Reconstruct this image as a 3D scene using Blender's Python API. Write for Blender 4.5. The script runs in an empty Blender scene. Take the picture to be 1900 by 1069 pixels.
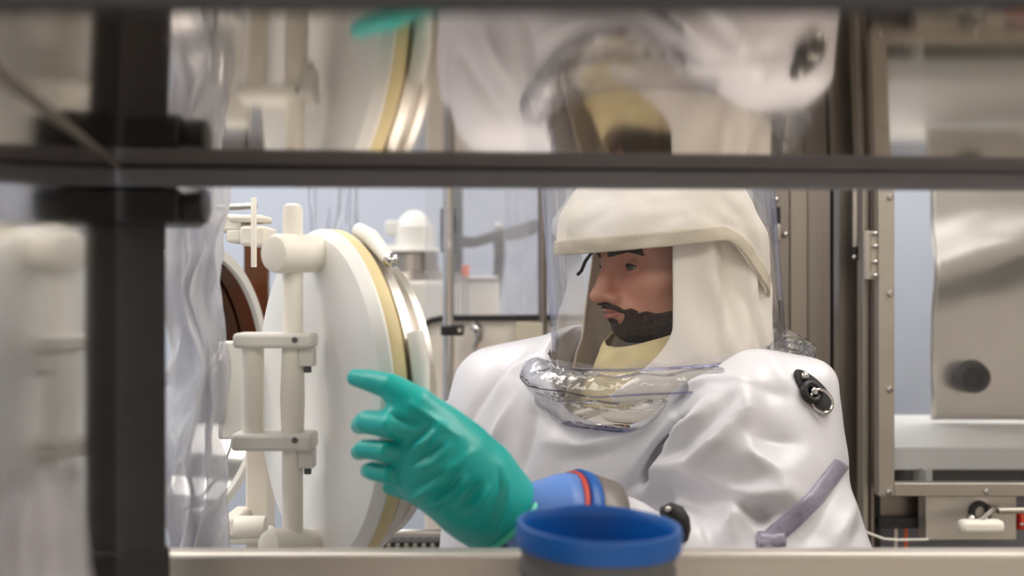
import bpy, bmesh, math, random
import numpy as np
from mathutils import Vector, Matrix, noise
from mathutils.bvhtree import BVHTree

random.seed(4)
SC = bpy.context.scene
COL = SC.collection
R = math.radians

# ------------------------------------------------------------------ camera
F = 1847.2          # focal length in pixels of the 1900 px wide frame (35 mm on 36 mm)
CX, CY = 950.0, 534.5
cam_d = bpy.data.cameras.new('camera')
cam = bpy.data.objects.new('camera', cam_d)
COL.objects.link(cam)
cam.location = (0, 0, 0)
cam.rotation_euler = (R(90), 0, 0)
cam_d.sensor_width = 36
cam_d.lens = 35
cam_d.clip_start = 0.02
cam_d.dof.use_dof = True
cam_d.dof.focus_distance = 1.18
cam_d.dof.aperture_fstop = 2.9
SC.camera = cam

# ------------------------------------------------------------------ view, world
SC.view_settings.view_transform = 'Standard'
SC.view_settings.look = 'None'
SC.view_settings.gamma = 1
SC.view_settings.exposure = 0.34
SC.cycles.transparent_max_bounces = 32
SC.cycles.max_bounces = 10
W = bpy.data.worlds.new('world')
SC.world = W
W.use_nodes = True
W.node_tree.nodes['Background'].inputs[0].default_value = (0.85, 0.9, 1, 1)
W.node_tree.nodes['Background'].inputs[1].default_value = 0.3
CEIL, FLOOR = 1.15, -1.58
LAMP = 4.6


def P(px, py, d):
    return Vector(((px - CX) / F * d, d, -(py - CY) / F * d))


# ------------------------------------------------------------------ materials
def s2l(c):
    return tuple(((v / 255) / 12.92 if v <= 10 else (((v / 255) + 0.055) / 1.055) ** 2.4) for v in c)


MATS = {}


def mat(name, rgb, rough=0.5, metal=0.0, var=0.06, scale=8.0, bump=0.0, bscale=40.0, stretch=(1, 1, 1),
        sss=0.0, coat=0.0, rvar=0.0, spec=0.5, emit=0.0, rgb2=None, detail=3):
    m = bpy.data.materials.new(name)
    m.use_nodes = True
    nt = m.node_tree
    b = nt.nodes['Principled BSDF']
    c = s2l(rgb)
    tc = nt.nodes.new('ShaderNodeTexCoord')
    mp = nt.nodes.new('ShaderNodeMapping')
    mp.inputs['Scale'].default_value = stretch
    nt.links.new(tc.outputs['Object'], mp.inputs[0])
    no = nt.nodes.new('ShaderNodeTexNoise')
    no.inputs['Scale'].default_value = scale
    no.inputs['Detail'].default_value = detail
    nt.links.new(mp.outputs[0], no.inputs[0])
    rp = nt.nodes.new('ShaderNodeValToRGB')
    if rgb2:
        c2 = s2l(rgb2)
        rp.color_ramp.elements[0].color = (*c, 1)
        rp.color_ramp.elements[1].color = (*c2, 1)
    else:
        rp.color_ramp.elements[0].color = (*[max(0, v * (1 - var)) for v in c], 1)
        rp.color_ramp.elements[1].color = (*[min(1, v * (1 + var)) for v in c], 1)
    rp.color_ramp.elements[0].position = 0.3
    rp.color_ramp.elements[1].position = 0.7
    nt.links.new(no.outputs[0], rp.inputs[0])
    nt.links.new(rp.outputs[0], b.inputs['Base Color'])
    b.inputs['Roughness'].default_value = rough
    b.inputs['Metallic'].default_value = metal
    b.inputs['Specular IOR Level'].default_value = spec
    if sss:
        b.inputs['Subsurface Weight'].default_value = sss
        b.inputs['Subsurface Radius'].default_value = (0.02, 0.015, 0.012)
        b.inputs['Subsurface Scale'].default_value = 0.3
    if coat:
        b.inputs['Coat Weight'].default_value = coat
        b.inputs['Coat Roughness'].default_value = 0.15
    if rvar:
        mr = nt.nodes.new('ShaderNodeMapRange')
        mr.inputs['To Min'].default_value = max(0, rough - rvar)
        mr.inputs['To Max'].default_value = rough + rvar
        nt.links.new(no.outputs[0], mr.inputs[0])
        nt.links.new(mr.outputs[0], b.inputs['Roughness'])
    if bump:
        n2 = nt.nodes.new('ShaderNodeTexNoise')
        n2.inputs['Scale'].default_value = bscale
        n2.inputs['Detail'].default_value = 4
        nt.links.new(mp.outputs[0], n2.inputs[0])
        bp = nt.nodes.new('ShaderNodeBump')
        bp.inputs['Strength'].default_value = bump
        bp.inputs['Distance'].default_value = 0.01
        nt.links.new(n2.outputs[0], bp.inputs['Height'])
        nt.links.new(bp.outputs[0], b.inputs['Normal'])
    if emit:
        b.inputs['Emission Color'].default_value = (1, 0.96, 0.9, 1)
        b.inputs['Emission Strength'].default_value = emit
    MATS[name] = m
    return m


def vinyl(name, tint=(0.97, 0.97, 1.0), edge=(0.75, 0.75, 0.92), milk=0.03, gloss=0.06, bump=0.0, bscale=20,
          stretch=(1, 1, 1), streak=0.0, fres=1.0):
    """clear flexible plastic film: light goes straight through, a clear coat reflects, edges are tinted"""
    m = bpy.data.materials.new(name)
    m.use_nodes = True
    nt = m.node_tree
    nt.nodes.clear()
    N = nt.nodes.new
    L = nt.links.new
    out = N('ShaderNodeOutputMaterial')
    tr = N('ShaderNodeBsdfTransparent')
    gl = N('ShaderNodeBsdfGlossy')
    df = N('ShaderNodeBsdfDiffuse')
    gl.inputs['Roughness'].default_value = gloss
    df.inputs['Color'].default_value = (0.9, 0.9, 0.93, 1)
    lw = N('ShaderNodeLayerWeight')
    lw.inputs['Blend'].default_value = 0.22
    rp = N('ShaderNodeValToRGB')
    rp.color_ramp.elements[0].color = (*tint, 1)
    rp.color_ramp.elements[1].color = (*edge, 1)
    rp.color_ramp.elements[0].position = 0.25
    rp.color_ramp.elements[1].position = 0.85
    L(lw.outputs['Facing'], rp.inputs[0])
    L(rp.outputs[0], tr.inputs[0])
    tc = N('ShaderNodeTexCoord')
    mp = N('ShaderNodeMapping')
    mp.inputs['Scale'].default_value = stretch
    no = N('ShaderNodeTexNoise')
    no.inputs['Scale'].default_value = bscale
    no.inputs['Detail'].default_value = 3
    L(tc.outputs['Object'], mp.inputs[0])
    L(mp.outputs[0], no.inputs[0])
    mx1 = N('ShaderNodeMixShader')
    mr = N('ShaderNodeMapRange')
    mr.inputs['From Min'].default_value = 0.35
    mr.inputs['From Max'].default_value = 0.75
    mr.inputs['To Min'].default_value = milk
    mr.inputs['To Max'].default_value = milk + streak
    L(no.outputs[0], mr.inputs[0])
    L(mr.outputs[0], mx1.inputs[0])
    tl = N('ShaderNodeBsdfTranslucent')
    tl.inputs['Color'].default_value = (0.92, 0.92, 0.95, 1)
    mx0 = N('ShaderNodeMixShader')
    mx0.inputs[0].default_value = 0.5
    L(df.outputs[0], mx0.inputs[1])
    L(tl.outputs[0], mx0.inputs[2])
    L(tr.outputs[0], mx1.inputs[1])
    L(mx0.outputs[0], mx1.inputs[2])
    fr = N('ShaderNodeFresnel')
    fr.inputs['IOR'].default_value = 1.45
    mul = N('ShaderNodeMath')
    mul.operation = 'MULTIPLY'
    mul.inputs[1].default_value = fres
    L(fr.outputs[0], mul.inputs[0])
    mx2 = N('ShaderNodeMixShader')
    L(mul.outputs[0], mx2.inputs[0])
    L(mx1.outputs[0], mx2.inputs[1])
    L(gl.outputs[0], mx2.inputs[2])
    if bump:
        bp = N('ShaderNodeBump')
        bp.inputs['Strength'].default_value = bump
        bp.inputs['Distance'].default_value = 0.01
        L(no.outputs[0], bp.inputs['Height'])
        L(bp.outputs[0], gl.inputs['Normal'])
        L(bp.outputs[0], df.inputs['Normal'])
        L(bp.outputs[0], fr.inputs['Normal'])
    L(mx2.outputs[0], out.inputs[0])
    MATS[name] = m
    return m


M_mirror = mat('polished_steel_sheet', (204, 193, 182), 0.07, 1.0, 0.04, 3, rvar=0.02)
M_side = mat('polished_side_sheet', (194, 191, 190), 0.10, 1.0, 0.04, 3, bump=0.12, bscale=6, stretch=(1, 1, 0.3))
M_brush = mat('brushed_steel', (158, 150, 142), 0.34, 1.0, 0.10, 30, stretch=(1, 1, 0.04), rvar=0.08)
M_brushd = mat('dark_brushed_steel', (142, 134, 128), 0.38, 1.0, 0.10, 30, stretch=(6, 6, 0.04), rvar=0.08)
M_brushh = mat('horizontal_brushed_steel', (208, 202, 194), 0.34, 0.75, 0.05, 30, stretch=(0.1, 1, 3), rvar=0.05)
M_chback = mat('swirled_steel_plate', (222, 216, 209), 0.3, 1.0, 0.05, 3, rvar=0.05)
M_frame = mat('satin_steel_frame', (182, 174, 164), 0.42, 0.85, 0.04, 20)
M_chrome = mat('bright_steel', (205, 202, 198), 0.12, 1.0, 0.03, 10)
M_dark = mat('dark_grey_steel', (62, 61, 63), 0.5, 0.6, 0.08, 15)
M_darkb = mat('dark_grey_shelf_edge', (128, 128, 136), 0.5, 0.3, 0.06, 10)
M_blk = mat('black_plastic', (22, 21, 22), 0.4, 0, 0.1, 20)
M_rub = mat('black_rubber', (30, 29, 30), 0.6, 0, 0.1, 30)
M_white = mat('white_polymer', (236, 234, 229), 0.38, 0, 0.015, 6, sss=0.15)
M_whitep = mat('white_painted_plate', (222, 219, 212), 0.45, 0, 0.02, 10)
M_ivory = mat('ivory_polymer', (238, 233, 222), 0.42, 0, 0.02, 8, sss=0.15)
M_gask = mat('yellowed_gasket', (226, 208, 160), 0.5, 0, 0.06, 14)
M_suit = mat('white_suit_fabric', (222, 220, 226), 0.36, 0, 0.012, 5, bump=0.05, bscale=18, coat=0.15)
M_hood = mat('cream_hood_fabric', (252, 246, 238), 0.75, 0, 0.03, 5, bump=0.25, bscale=24, spec=0.2, rgb2=(238, 229, 212))
M_band = mat('darker_cream_hood_band', (215, 205, 185), 0.8, 0, 0.1, 25, bump=0.15, bscale=40, spec=0.2)  # a little darker and browner than the cap fabric
M_lin = mat('yellow_hood_lining', (226, 208, 158), 0.7, 0, 0.08, 14, bump=0.1, bscale=20)
M_skin = mat('skin', (192, 134, 112), 0.5, 0, 0.07, 30, sss=0.12, bump=0.06, bscale=160)
M_lip = mat('lip_skin', (168, 100, 88), 0.42, 0, 0.05, 30, sss=0.1)
M_hair = mat('dark_beard_hair', (68, 50, 42), 0.8, 0, 0.5, 260, bump=0.8, bscale=380, spec=0.25)
M_eye = mat('eye_white', (205, 200, 196), 0.2, 0, 0.02, 10)
M_iris = mat('dark_iris', (48, 42, 40), 0.15, 0, 0.1, 80)
M_teal = mat('teal_nitrile', (8, 182, 176), 0.38, 0, 0.06, 12, bump=0.10, bscale=45, coat=0.1, sss=0.05)
M_tealc = mat('teal_nitrile_cuff', (90, 222, 190), 0.38, 0, 0.04, 12)
M_blue = mat('blue_plastic', (0, 92, 178), 0.38, 0, 0.04, 10)
M_lblue = mat('light_blue_cuff', (96, 140, 215), 0.42, 0, 0.08, 14)
M_navy = mat('navy_glove', (22, 40, 130), 0.45, 0, 0.1, 20)
M_red = mat('red_ring', (205, 70, 55), 0.45, 0, 0.05, 10)
M_redp = mat('red_plastic', (225, 60, 35), 0.4, 0, 0.05, 10)
M_orange = mat('orange_cap', (236, 110, 60), 0.45, 0, 0.05, 10)
M_grey = mat('grey_plastic', (96, 95, 97), 0.5, 0, 0.05, 12)
M_greyb = mat('grey_cuff_band', (120, 112, 108), 0.4, 0.2, 0.15, 14)
M_tape = mat('grey_violet_band', (150, 145, 165), 0.25, 0, 0.12, 30, bump=0.3, bscale=60)
M_amberrefl = mat('steel_amber_reflection', (128, 66, 40), 0.14, 1.0, 0.25, 5, rgb2=(40, 84, 80), stretch=(1, 1, 1.2))  # steel with an amber reflection put into its colour
M_amber = mat('amber_panel', (112, 52, 28), 0.15, 0.3, 0.2, 6, rgb2=(62, 62, 44), stretch=(1, 1, 1.0))
M_wallb = mat('blue_grey_wall_paint', (188, 196, 212), 0.6, 0, 0.03, 2)
M_wall = mat('warm_white_wall_paint', (214, 206, 196), 0.6, 0, 0.03, 2)
M_floor = mat('grey_epoxy_floor', (150, 148, 146), 0.25, 0, 0.06, 4)
M_ceil = mat('white_ceiling', (228, 226, 222), 0.7, 0, 0.02, 4)
M_cream = mat('cream_panel', (226, 218, 206), 0.4, 0, 0.03, 6)
M_beige = mat('beige_cover', (200, 190, 170), 0.5, 0, 0.03, 8)
M_lamp = mat('lamp_diffuser', (255, 250, 240), 0.5, 0, 0, 1, emit=LAMP)
M_dome = vinyl('clear_visor_vinyl', (0.985, 0.985, 0.995), (0.78, 0.78, 0.92), 0.012, 0.04, 0.15, 9, (1, 1, 0.12), 0.02, 0.55)
M_coll = vinyl('clear_inflated_vinyl', (0.975, 0.975, 0.99), (0.80, 0.79, 0.92), 0.09, 0.05, 0.8, 22, (1, 1, 1), 0.16, 1.7)
M_seam = vinyl('violet_tinted_weld', (0.72, 0.72, 0.90), (0.55, 0.55, 0.82), 0.05, 0.1)
M_bag = vinyl('clear_bag_film', (0.97, 0.97, 0.985), (0.95, 0.95, 0.98), 0.05, 0.12, 0.2, 12, (1, 1, 0.25), 0.10, 0.4)
M_pane2 = vinyl('hazy_window_pane', (0.96, 0.965, 0.985), (0.9, 0.92, 0.96), 0.16, 0.05, 0, 9, (1, 1, 1), 0.08)
M_lip2 = mat('pale_brushed_steel', (198, 191, 183), 0.36, 0.5, 0.05, 30, stretch=(0.1, 1, 3), rvar=0.05)
M_sheet = vinyl('crumpled_clear_sheet', (0.97, 0.97, 0.985), (0.88, 0.88, 0.93), 0.40, 0.15, 0.5, 22, (1, 1, 0.2), 0.5, 0.5)
M_pane = vinyl('clear_window_pane', (0.97, 0.98, 0.99), (0.9, 0.92, 0.96), 0.01, 0.03)


# ------------------------------------------------------------------ object helpers
def tag(o, label=None, cat=None, group=None, kind=None):
    if label:
        o['label'] = label
    if cat:
        o['category'] = cat
    if group:
        o['group'] = group
    if kind:
        o['kind'] = kind
    return o


def thing(name, label, cat, loc=(0, 0, 0), group=None):
    o = bpy.data.objects.new(name, None)
    o.empty_display_size = 0.05
    COL.objects.link(o)
    o.location = loc
    return tag(o, label, cat, group)


def link_mesh(name, me, m, parent=None, smooth=True, angle=40, bevel=0.0, seg=2):
    if smooth:
        me.polygons.foreach_set('use_smooth', [True] * len(me.polygons))
        if angle:
            me.set_sharp_from_angle(angle=R(angle))
    me.materials.append(m)
    o = bpy.data.objects.new(name, me)
    COL.objects.link(o)
    if parent is not None:
        o.parent = parent
        off = Vector((0, 0, 0))
        q = parent
        while q is not None:
            off += q.location
            q = q.parent
        me.transform(Matrix.Translation(-off))
    if bevel:
        bv = o.modifiers.new('bevel', 'BEVEL')
        bv.width = bevel
        bv.segments = seg
        bv.limit_method = 'ANGLE'
    return o


class MB:
    def __init__(self):
        self.bm = bmesh.new()

    def box(self, lo, hi):
        lo, hi = Vector(lo), Vector(hi)
        mt = Matrix.Translation((lo + hi) / 2) @ Matrix.Diagonal((*(hi - lo), 1))
        bmesh.ops.create_cube(self.bm, size=1, matrix=mt)
        return self

    def obox(self, c, size, rot):
        mt = Matrix.Translation(c) @ rot.to_4x4() @ Matrix.Diagonal((*size, 1))
        bmesh.ops.create_cube(self.bm, size=1, matrix=mt)
        return self

    def lathe(self, prof, origin, axis, seg=64, closed=False, xdir=None, wob=None):
        """prof: list of (radius, along-axis)"""
        z = Vector(axis).normalized()
        x = Vector(xdir) if xdir is not None else (Vector((1, 0, 0)) if abs(z.x) < 0.9 else Vector((0, 1, 0)))
        x = (x - z * x.dot(z)).normalized()
        y = z.cross(x)
        o = Vector(origin)
        rings = []
        for (r, h) in prof:
            ring = []
            if r < 1e-6:
                v = self.bm.verts.new(o + z * h)
                ring = [v] * seg
            else:
                for k in range(seg):
                    a = 2 * math.pi * k / seg
                    p = o + z * h + (x * math.cos(a) + y * math.sin(a)) * r
                    if wob:
                        p = wob(p, a, r, h)
                    ring.append(self.bm.verts.new(p))
            rings.append(ring)
        n = len(rings)
        for i in range(n if closed else n - 1):
            A, B = rings[i], rings[(i + 1) % n]
            for k in range(seg):
                k2 = (k + 1) % seg
                vs = []
                for v in (A[k], A[k2], B[k2], B[k]):
                    if v not in vs:
                        vs.append(v)
                if len(vs) > 2:
                    try:
                        self.bm.faces.new(vs)
                    except ValueError:
                        pass
        return self

    def cyl(self, p0, p1, r, seg=32, r1=None, ends=0.0):
        p0, p1 = Vector(p0), Vector(p1)
        L = (p1 - p0).length
        r1 = r if r1 is None else r1
        if ends:
            e = ends
            prof = [(0, 0), (r - e, 0), (r - e * .3, e * .3), (r, e), (r1, L - e), (r1 - e * .3, L - e * .3), (r1 - e, L), (0, L)]
        else:
            prof = [(0, 0), (r, 0), (r1, L), (0, L)]
        return self.lathe(prof, p0, p1 - p0, seg)

    def tube(self, pts, r, seg=12, cyclic=False):
        pts = [Vector(p) for p in pts]
        n = len(pts)
        rings = []
        up = None
        for i in range(n):
            if cyclic:
                t = pts[(i + 1) % n] - pts[i - 1]
            else:
                t = pts[min(i + 1, n - 1)] - pts[max(i - 1, 0)]
            t.normalize()
            if up is None:
                up = Vector((0, 0, 1)) if abs(t.z) < 0.9 else Vector((1, 0, 0))
            up = (up - t * up.dot(t)).normalized()
            b = t.cross(up)
            rr = r[i] if isinstance(r, (list, tuple)) else r
            rings.append([self.bm.verts.new(pts[i] + (up * math.cos(2 * math.pi * k / seg) + b * math.sin(2 * math.pi * k / seg)) * rr)
                          for k in range(seg)])
        for i in range(n if cyclic else n - 1):
            A, B = rings[i], rings[(i + 1) % n]
            for k in range(seg):
                self.bm.faces.new((A[k], A[(k + 1) % seg], B[(k + 1) % seg], B[k]))
        if not cyclic:
            self.bm.faces.new(rings[0][::-1])
            self.bm.faces.new(rings[-1])
        return self

    def sphere(self, c, r, seg=24):
        bmesh.ops.create_uvsphere(self.bm, u_segments=seg, v_segments=seg // 2, radius=r if not isinstance(r, (tuple, list)) else 1,
                                  matrix=Matrix.Translation(c) @ (Matrix.Diagonal((*r, 1)) if isinstance(r, (tuple, list)) else Matrix()))
        return self

    def poly(self, pts, thick):
        """prism: polygon pts pushed along thick vector"""
        a = [self.bm.verts.new(Vector(p)) for p in pts]
        b = [self.bm.verts.new(Vector(p) + Vector(thick)) for p in pts]
        n = len(a)
        self.bm.faces.new(a)
        self.bm.faces.new(b[::-1])
        for i in range(n):
            self.bm.faces.new((a[i], b[i], b[(i + 1) % n], a[(i + 1) % n]))
        return self

    def grid(self, fn, nu, nv, wrap=False):
        vs = [[self.bm.verts.new(fn(i / (nu if wrap else nu - 1), j / (nv - 1))) for j in range(nv)] for i in range(nu)]
        for i in range(nu if wrap else nu - 1):
            for j in range(nv - 1):
                i2 = (i + 1) % nu
                self.bm.faces.new((vs[i][j], vs[i2][j], vs[i2][j + 1], vs[i][j + 1]))
        return self

    def build(self, name, m, parent=None, bevel=0.0, angle=40, smooth=True, solid=0.0):
        bmesh.ops.recalc_face_normals(self.bm, faces=self.bm.faces)
        me = bpy.data.meshes.new(name)
        self.bm.to_mesh(me)
        self.bm.free()
        o = link_mesh(name, me, m, parent, smooth, angle, bevel)
        if solid:
            s = o.modifiers.new('solid', 'SOLIDIFY')
            s.thickness = solid
            s.offset = 0
        return o


def Rz(a):
    return Matrix.Rotation(R(a), 3, 'Z')


def copy_tree(o, parent=None):
    c = o.copy()
    COL.objects.link(c)
    c.parent = parent
    for ch in list(o.children):
        copy_tree(ch, c)
    return c


# ------------------------------------------------------------------ signed-distance sculpting
def V3(v):
    return np.array(v, dtype=np.float32)


def d_ell(p, c, r, rot=None):
    q = p - V3(c)
    if rot is not None:
        q = q @ V3(rot)          # columns of rot are the local axes
    r = V3(r)
    k0 = np.sqrt(((q / r) ** 2).sum(1)) + 1e-9
    k1 = np.sqrt(((q / (r * r)) ** 2).sum(1)) + 1e-9
    return k0 * (k0 - 1) / k1


def d_cap(p, a, b, ra, rb=None):
    rb = ra if rb is None else rb
    a, b = V3(a), V3(b)
    ab = b - a
    t = np.clip(((p - a) @ ab) / max(float(ab @ ab), 1e-9), 0, 1)
    return np.sqrt(((p - a - t[:, None] * ab) ** 2).sum(1)) - (ra + (rb - ra) * t)


def d_chain(p, pts, rs, k=0.004):
    d = None
    for i in range(len(pts) - 1):
        e = d_cap(p, pts[i], pts[i + 1], rs[i], rs[i + 1])
        d = e if d is None else np.minimum(d, e)
    return d


def d_box(p, c, h, rot=None, r=0.0):
    q = p - V3(c)
    if rot is not None:
        q = q @ V3(rot)
    q = np.abs(q) - (V3(h) - r)
    return np.sqrt((np.maximum(q, 0) ** 2).sum(1)) + np.minimum(q.max(1), 0) - r


def smin(a, b, k):
    h = np.clip(0.5 + 0.5 * (b - a) / k, 0, 1)
    return b + (a - b) * h - k * h * (1 - h)


def smax(a, b, k):
    return -smin(-a, -b, k)


def surface_net(f, lo, hi, h):
    lo, hi = V3(lo), V3(hi)
    n = np.ceil((hi - lo) / h).astype(int) + 1
    ax = [lo[i] + h * np.arange(n[i], dtype=np.float32) for i in range(3)]
    Vv = np.empty(n, dtype=np.float32)
    step = max(1, int(400000 // (n[1] * n[2])))
    for i in range(0, n[0], step):
        X, Y, Z = np.meshgrid(ax[0][i:i + step], ax[1], ax[2], indexing='ij')
        Vv[i:i + step] = f(np.stack([X.ravel(), Y.ravel(), Z.ravel()], 1)).reshape(X.shape)
    ng = Vv < 0
    cs = np.zeros(n - 1, dtype=np.int8)
    for a in (0, 1):
        for b in (0, 1):
            for c in (0, 1):
                cs += ng[a:n[0] - 1 + a, b:n[1] - 1 + b, c:n[2] - 1 + c]
    act = (cs > 0) & (cs < 8)
    idx = np.full(n - 1, -1, dtype=np.int64)
    cells = np.argwhere(act)
    idx[act] = np.arange(len(cells))
    acc = np.zeros((len(cells), 3), dtype=np.float64)
    cnt = np.zeros(len(cells))
    offs = [(a, b, c) for a in (0, 1) for b in (0, 1) for c in (0, 1)]
    for o1 in offs:
        for d in range(3):
            if o1[d] == 0:
                o2 = list(o1)
                o2[d] = 1
                v1 = Vv[cells[:, 0] + o1[0], cells[:, 1] + o1[1], cells[:, 2] + o1[2]]
                v2 = Vv[cells[:, 0] + o2[0], cells[:, 1] + o2[1], cells[:, 2] + o2[2]]
                cr = (v1 < 0) != (v2 < 0)
                t = np.where(cr, v1 / np.where(cr, v1 - v2, 1), 0)
                pt = np.array(o1, dtype=np.float64)[None, :].repeat(len(cells), 0)
                pt[:, d] += t
                acc[cr] += pt[cr]
                cnt[cr] += 1
    verts = lo + h * (cells + acc / cnt[:, None])
    faces = []
    for d in range(3):
        e1, e2 = (d + 1) % 3, (d + 2) % 3
        sl1 = [slice(None)] * 3
        sl2 = [slice(None)] * 3
        sl1[d] = slice(0, n[d] - 1)
        sl2[d] = slice(1, n[d])
        A, B = ng[tuple(sl1)], ng[tuple(sl2)]
        g = np.argwhere(A != B)
        ok = (g[:, e1] >= 1) & (g[:, e1] <= n[e1] - 2) & (g[:, e2] >= 1) & (g[:, e2] <= n[e2] - 2)
        g = g[ok]
        flip = A[g[:, 0], g[:, 1], g[:, 2]]
        q = []
        for (u, w) in ((1, 1), (0, 1), (0, 0), (1, 0)):
            c = g.copy()
            c[:, e1] -= u
            c[:, e2] -= w
            q.append(idx[c[:, 0], c[:, 1], c[:, 2]])
        q = np.stack(q, 1)
        q[~flip] = q[~flip][:, ::-1]
        faces.append(q)
    faces = np.concatenate(faces, 0)
    # pull the vertices onto the surface
    for _ in range(2):
        vf = verts.astype(np.float32)
        e = h * 0.25
        g = np.stack([f(vf + V3([e if i == j else 0 for j in range(3)])) - f(vf - V3([e if i == j else 0 for j in range(3)])) for i in range(3)], 1) / (2 * e)
        gl = (g * g).sum(1) + 1e-6
        st = (f(vf) / gl)[:, None] * g
        verts = verts - np.clip(st, -h * .5, h * .5)
    return verts, faces


def vnormals(v, f):
    n = np.cross(v[f[:, 2]] - v[f[:, 0]], v[f[:, 3]] - v[f[:, 1]])
    o = np.zeros_like(v)
    for k in range(4):
        np.add.at(o, f[:, k], n)
    return o / (np.linalg.norm(o, axis=1)[:, None] + 1e-12)


def np_mesh(name, v, f):
    me = bpy.data.meshes.new(name)
    me.vertices.add(len(v))
    me.vertices.foreach_set('co', v.astype(np.float32).ravel())
    me.loops.add(len(f) * 4)
    me.loops.foreach_set('vertex_index', f.astype(np.int32).ravel())
    me.polygons.add(len(f))
    me.polygons.foreach_set('loop_start', np.arange(0, len(f) * 4, 4, dtype=np.int32))
    me.update(calc_edges=True)
    me.validate()
    return me


def bvh_of(v, f):
    return BVHTree.FromPolygons([tuple(x) for x in v], [tuple(int(i) for i in x) for x in f])


def pixray(bvh, px, py):
    d = Vector(((px - CX) / F, 1, -(py - CY) / F)).normalized()
    loc, nor, i, t = bvh.ray_cast(Vector((0, 0, 0)), d)
    return loc, nor


def on_surface(bvh, pts, step=14):
    """pixel polyline -> points on the surface, finely spaced"""
    out = []
    for (a, b) in zip(pts[:-1], pts[1:]):
        n = max(1, int(math.hypot(b[0] - a[0], b[1] - a[1]) / step))
        for i in range(n):
            t = i / n
            loc, nor = pixray(bvh, a[0] + (b[0] - a[0]) * t, a[1] + (b[1] - a[1]) * t)
            if loc is not None:
                out.append(np.array(loc))
    loc, nor = pixray(bvh, *pts[-1])
    if loc is not None:
        out.append(np.array(loc))
    return out


def sculpt(v, f, bvh, strokes, field=None):
    """strokes: (pixel polyline, height, width, sharpness) raise (+) or press in (-) folds of the cloth"""
    nrm = vnormals(v, f)
    if field is not None:
        vf = v.astype(np.float32)
        E = np.eye(3, dtype=np.float32) * 0.004
        nrm = np.stack([field(vf + E[i]) - field(vf - E[i]) for i in range(3)], 1)
        nrm = nrm / (np.linalg.norm(nrm, axis=1)[:, None] + 1e-9)
    tot = np.zeros(len(v))
    for (pts, hgt, wid, shp) in strokes:
        pl = on_surface(bvh, pts)
        if len(pl) < 2:
            continue
        best = np.full(len(v), 1e9)
        tt = np.zeros(len(v))
        m = len(pl) - 1
        sel = np.where(((v > np.min(pl, 0) - 4 * wid) & (v < np.max(pl, 0) + 4 * wid)).all(1))[0]
        w = v[sel]
        bs = np.full(len(sel), 1e9)
        ts = np.zeros(len(sel))
        for i in range(m):
            a, b = pl[i], pl[i + 1]
            ab = b - a
            t = np.clip(((w - a) @ ab) / (ab @ ab + 1e-12), 0, 1)
            dd = np.linalg.norm(w - a - t[:, None] * ab, axis=1)
            up = dd < bs
            bs[up] = dd[up]
            ts[up] = (i + t[up]) / m
        taper = np.sin(np.pi * np.clip(ts * 0.9 + 0.05, 0, 1)) ** 0.5
        prof = np.exp(-(bs / wid) ** shp)
        tot[sel] += hgt * prof * taper
    return v + nrm * tot[:, None]


def npnoise(v, s, seed=0):
    """cheap smooth 3-D noise from rotated sines"""
    rng = np.random.RandomState(seed)
    o = np.zeros(len(v))
    for k in range(7):
        d = rng.normal(size=3)
        d /= np.linalg.norm(d)
        fr = s * (0.6 + 0.8 * rng.rand())
        o += np.sin(v @ d * fr + rng.rand() * 6.28 + 1.3 * np.sin(v @ rng.normal(size=3) * s * 0.35))
    return o / 7


# ================================================================== ROOM
def struct(name, lo, hi, m):
    o = MB().box(lo, hi).build(name, m, smooth=False)
    o['kind'] = 'structure'
    return o


XL, XR, YF, YB = -2.3, 2.5, -1.8, 3.4
struct('floor', (XL - .1, YF - .1, FLOOR - .1), (XR + .1, YB + .1, FLOOR), M_floor)
struct('ceiling', (XL - .1, YF - .1, CEIL), (XR + .1, YB + .1, CEIL + .1), M_ceil)
struct('wall_back', (XL - .1, YB, FLOOR), (XR + .1, YB + .1, CEIL), M_wallb)
struct('wall_front', (XL - .1, YF - .1, FLOOR), (XR + .1, YF, CEIL), M_wall)
struct('wall_left', (XL - .1, YF, FLOOR), (XL, YB, CEIL), M_wallb)
struct('wall_right', (XR, YF, FLOOR), (XR + .1, YB, CEIL), M_wall)

# ceiling lights (recessed panels, hang just under the ceiling)
LW, LD = 0.75, 0.42
for (x, y, lb) in [(-1.2, 0.95, 'above the opened white port door'), (1.2, 0.95, 'above the suited worker'),
                   (-1.1, 2.45, 'above the domed white machine'), (1.2, 2.45, 'above the steel window cabinet'),
                   (-1.0, -0.9, 'added as front fill behind the lens to the left'), (1.0, -0.9, 'added as front fill behind the lens to the right')]:  # this last pair is added to fill from the front
    t = thing('ceiling_light', 'flat white ceiling light panel ' + lb, 'light', (x, y, CEIL), 'ceiling light panels')
    w, d = LW, LD
    MB().box((x - w - .04, y - d - .04, CEIL - .03), (x + w + .04, y - d, CEIL - .001)).box((x - w - .04, y + d, CEIL - .03), (x + w + .04, y + d + .04, CEIL - .001)) \
        .box((x - w - .04, y - d, CEIL - .03), (x - w, y + d, CEIL - .001)).box((x + w, y - d, CEIL - .03), (x + w + .04, y + d, CEIL - .001)) \
        .build('frame', M_whitep, t, smooth=False)
    MB().box((x - w, y - d, CEIL - .02), (x + w, y + d, CEIL - .005)).build('diffuser', M_lamp, t, smooth=False)

# ================================================================== SHELF UNIT IN FRONT OF THE LENS
# polished upper shelf: slopes a little down to the rear edge
def shz(y):
    return 0.122 - 0.048 * y


def shelf_line(x):   # rear edge of the upper shelf, slightly skewed
    return 0.728 + 0.045 * x


BENCH_Z = -0.335
rack = thing('steel_shelf_unit', 'polished steel shelf unit close to the lens, its mirror-like upper shelf reflecting the suit', 'shelf unit', (-0.27, 0.62, BENCH_Z))


def shelf_corner(x, y):
    return Vector((x, y, shz(y)))


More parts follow.
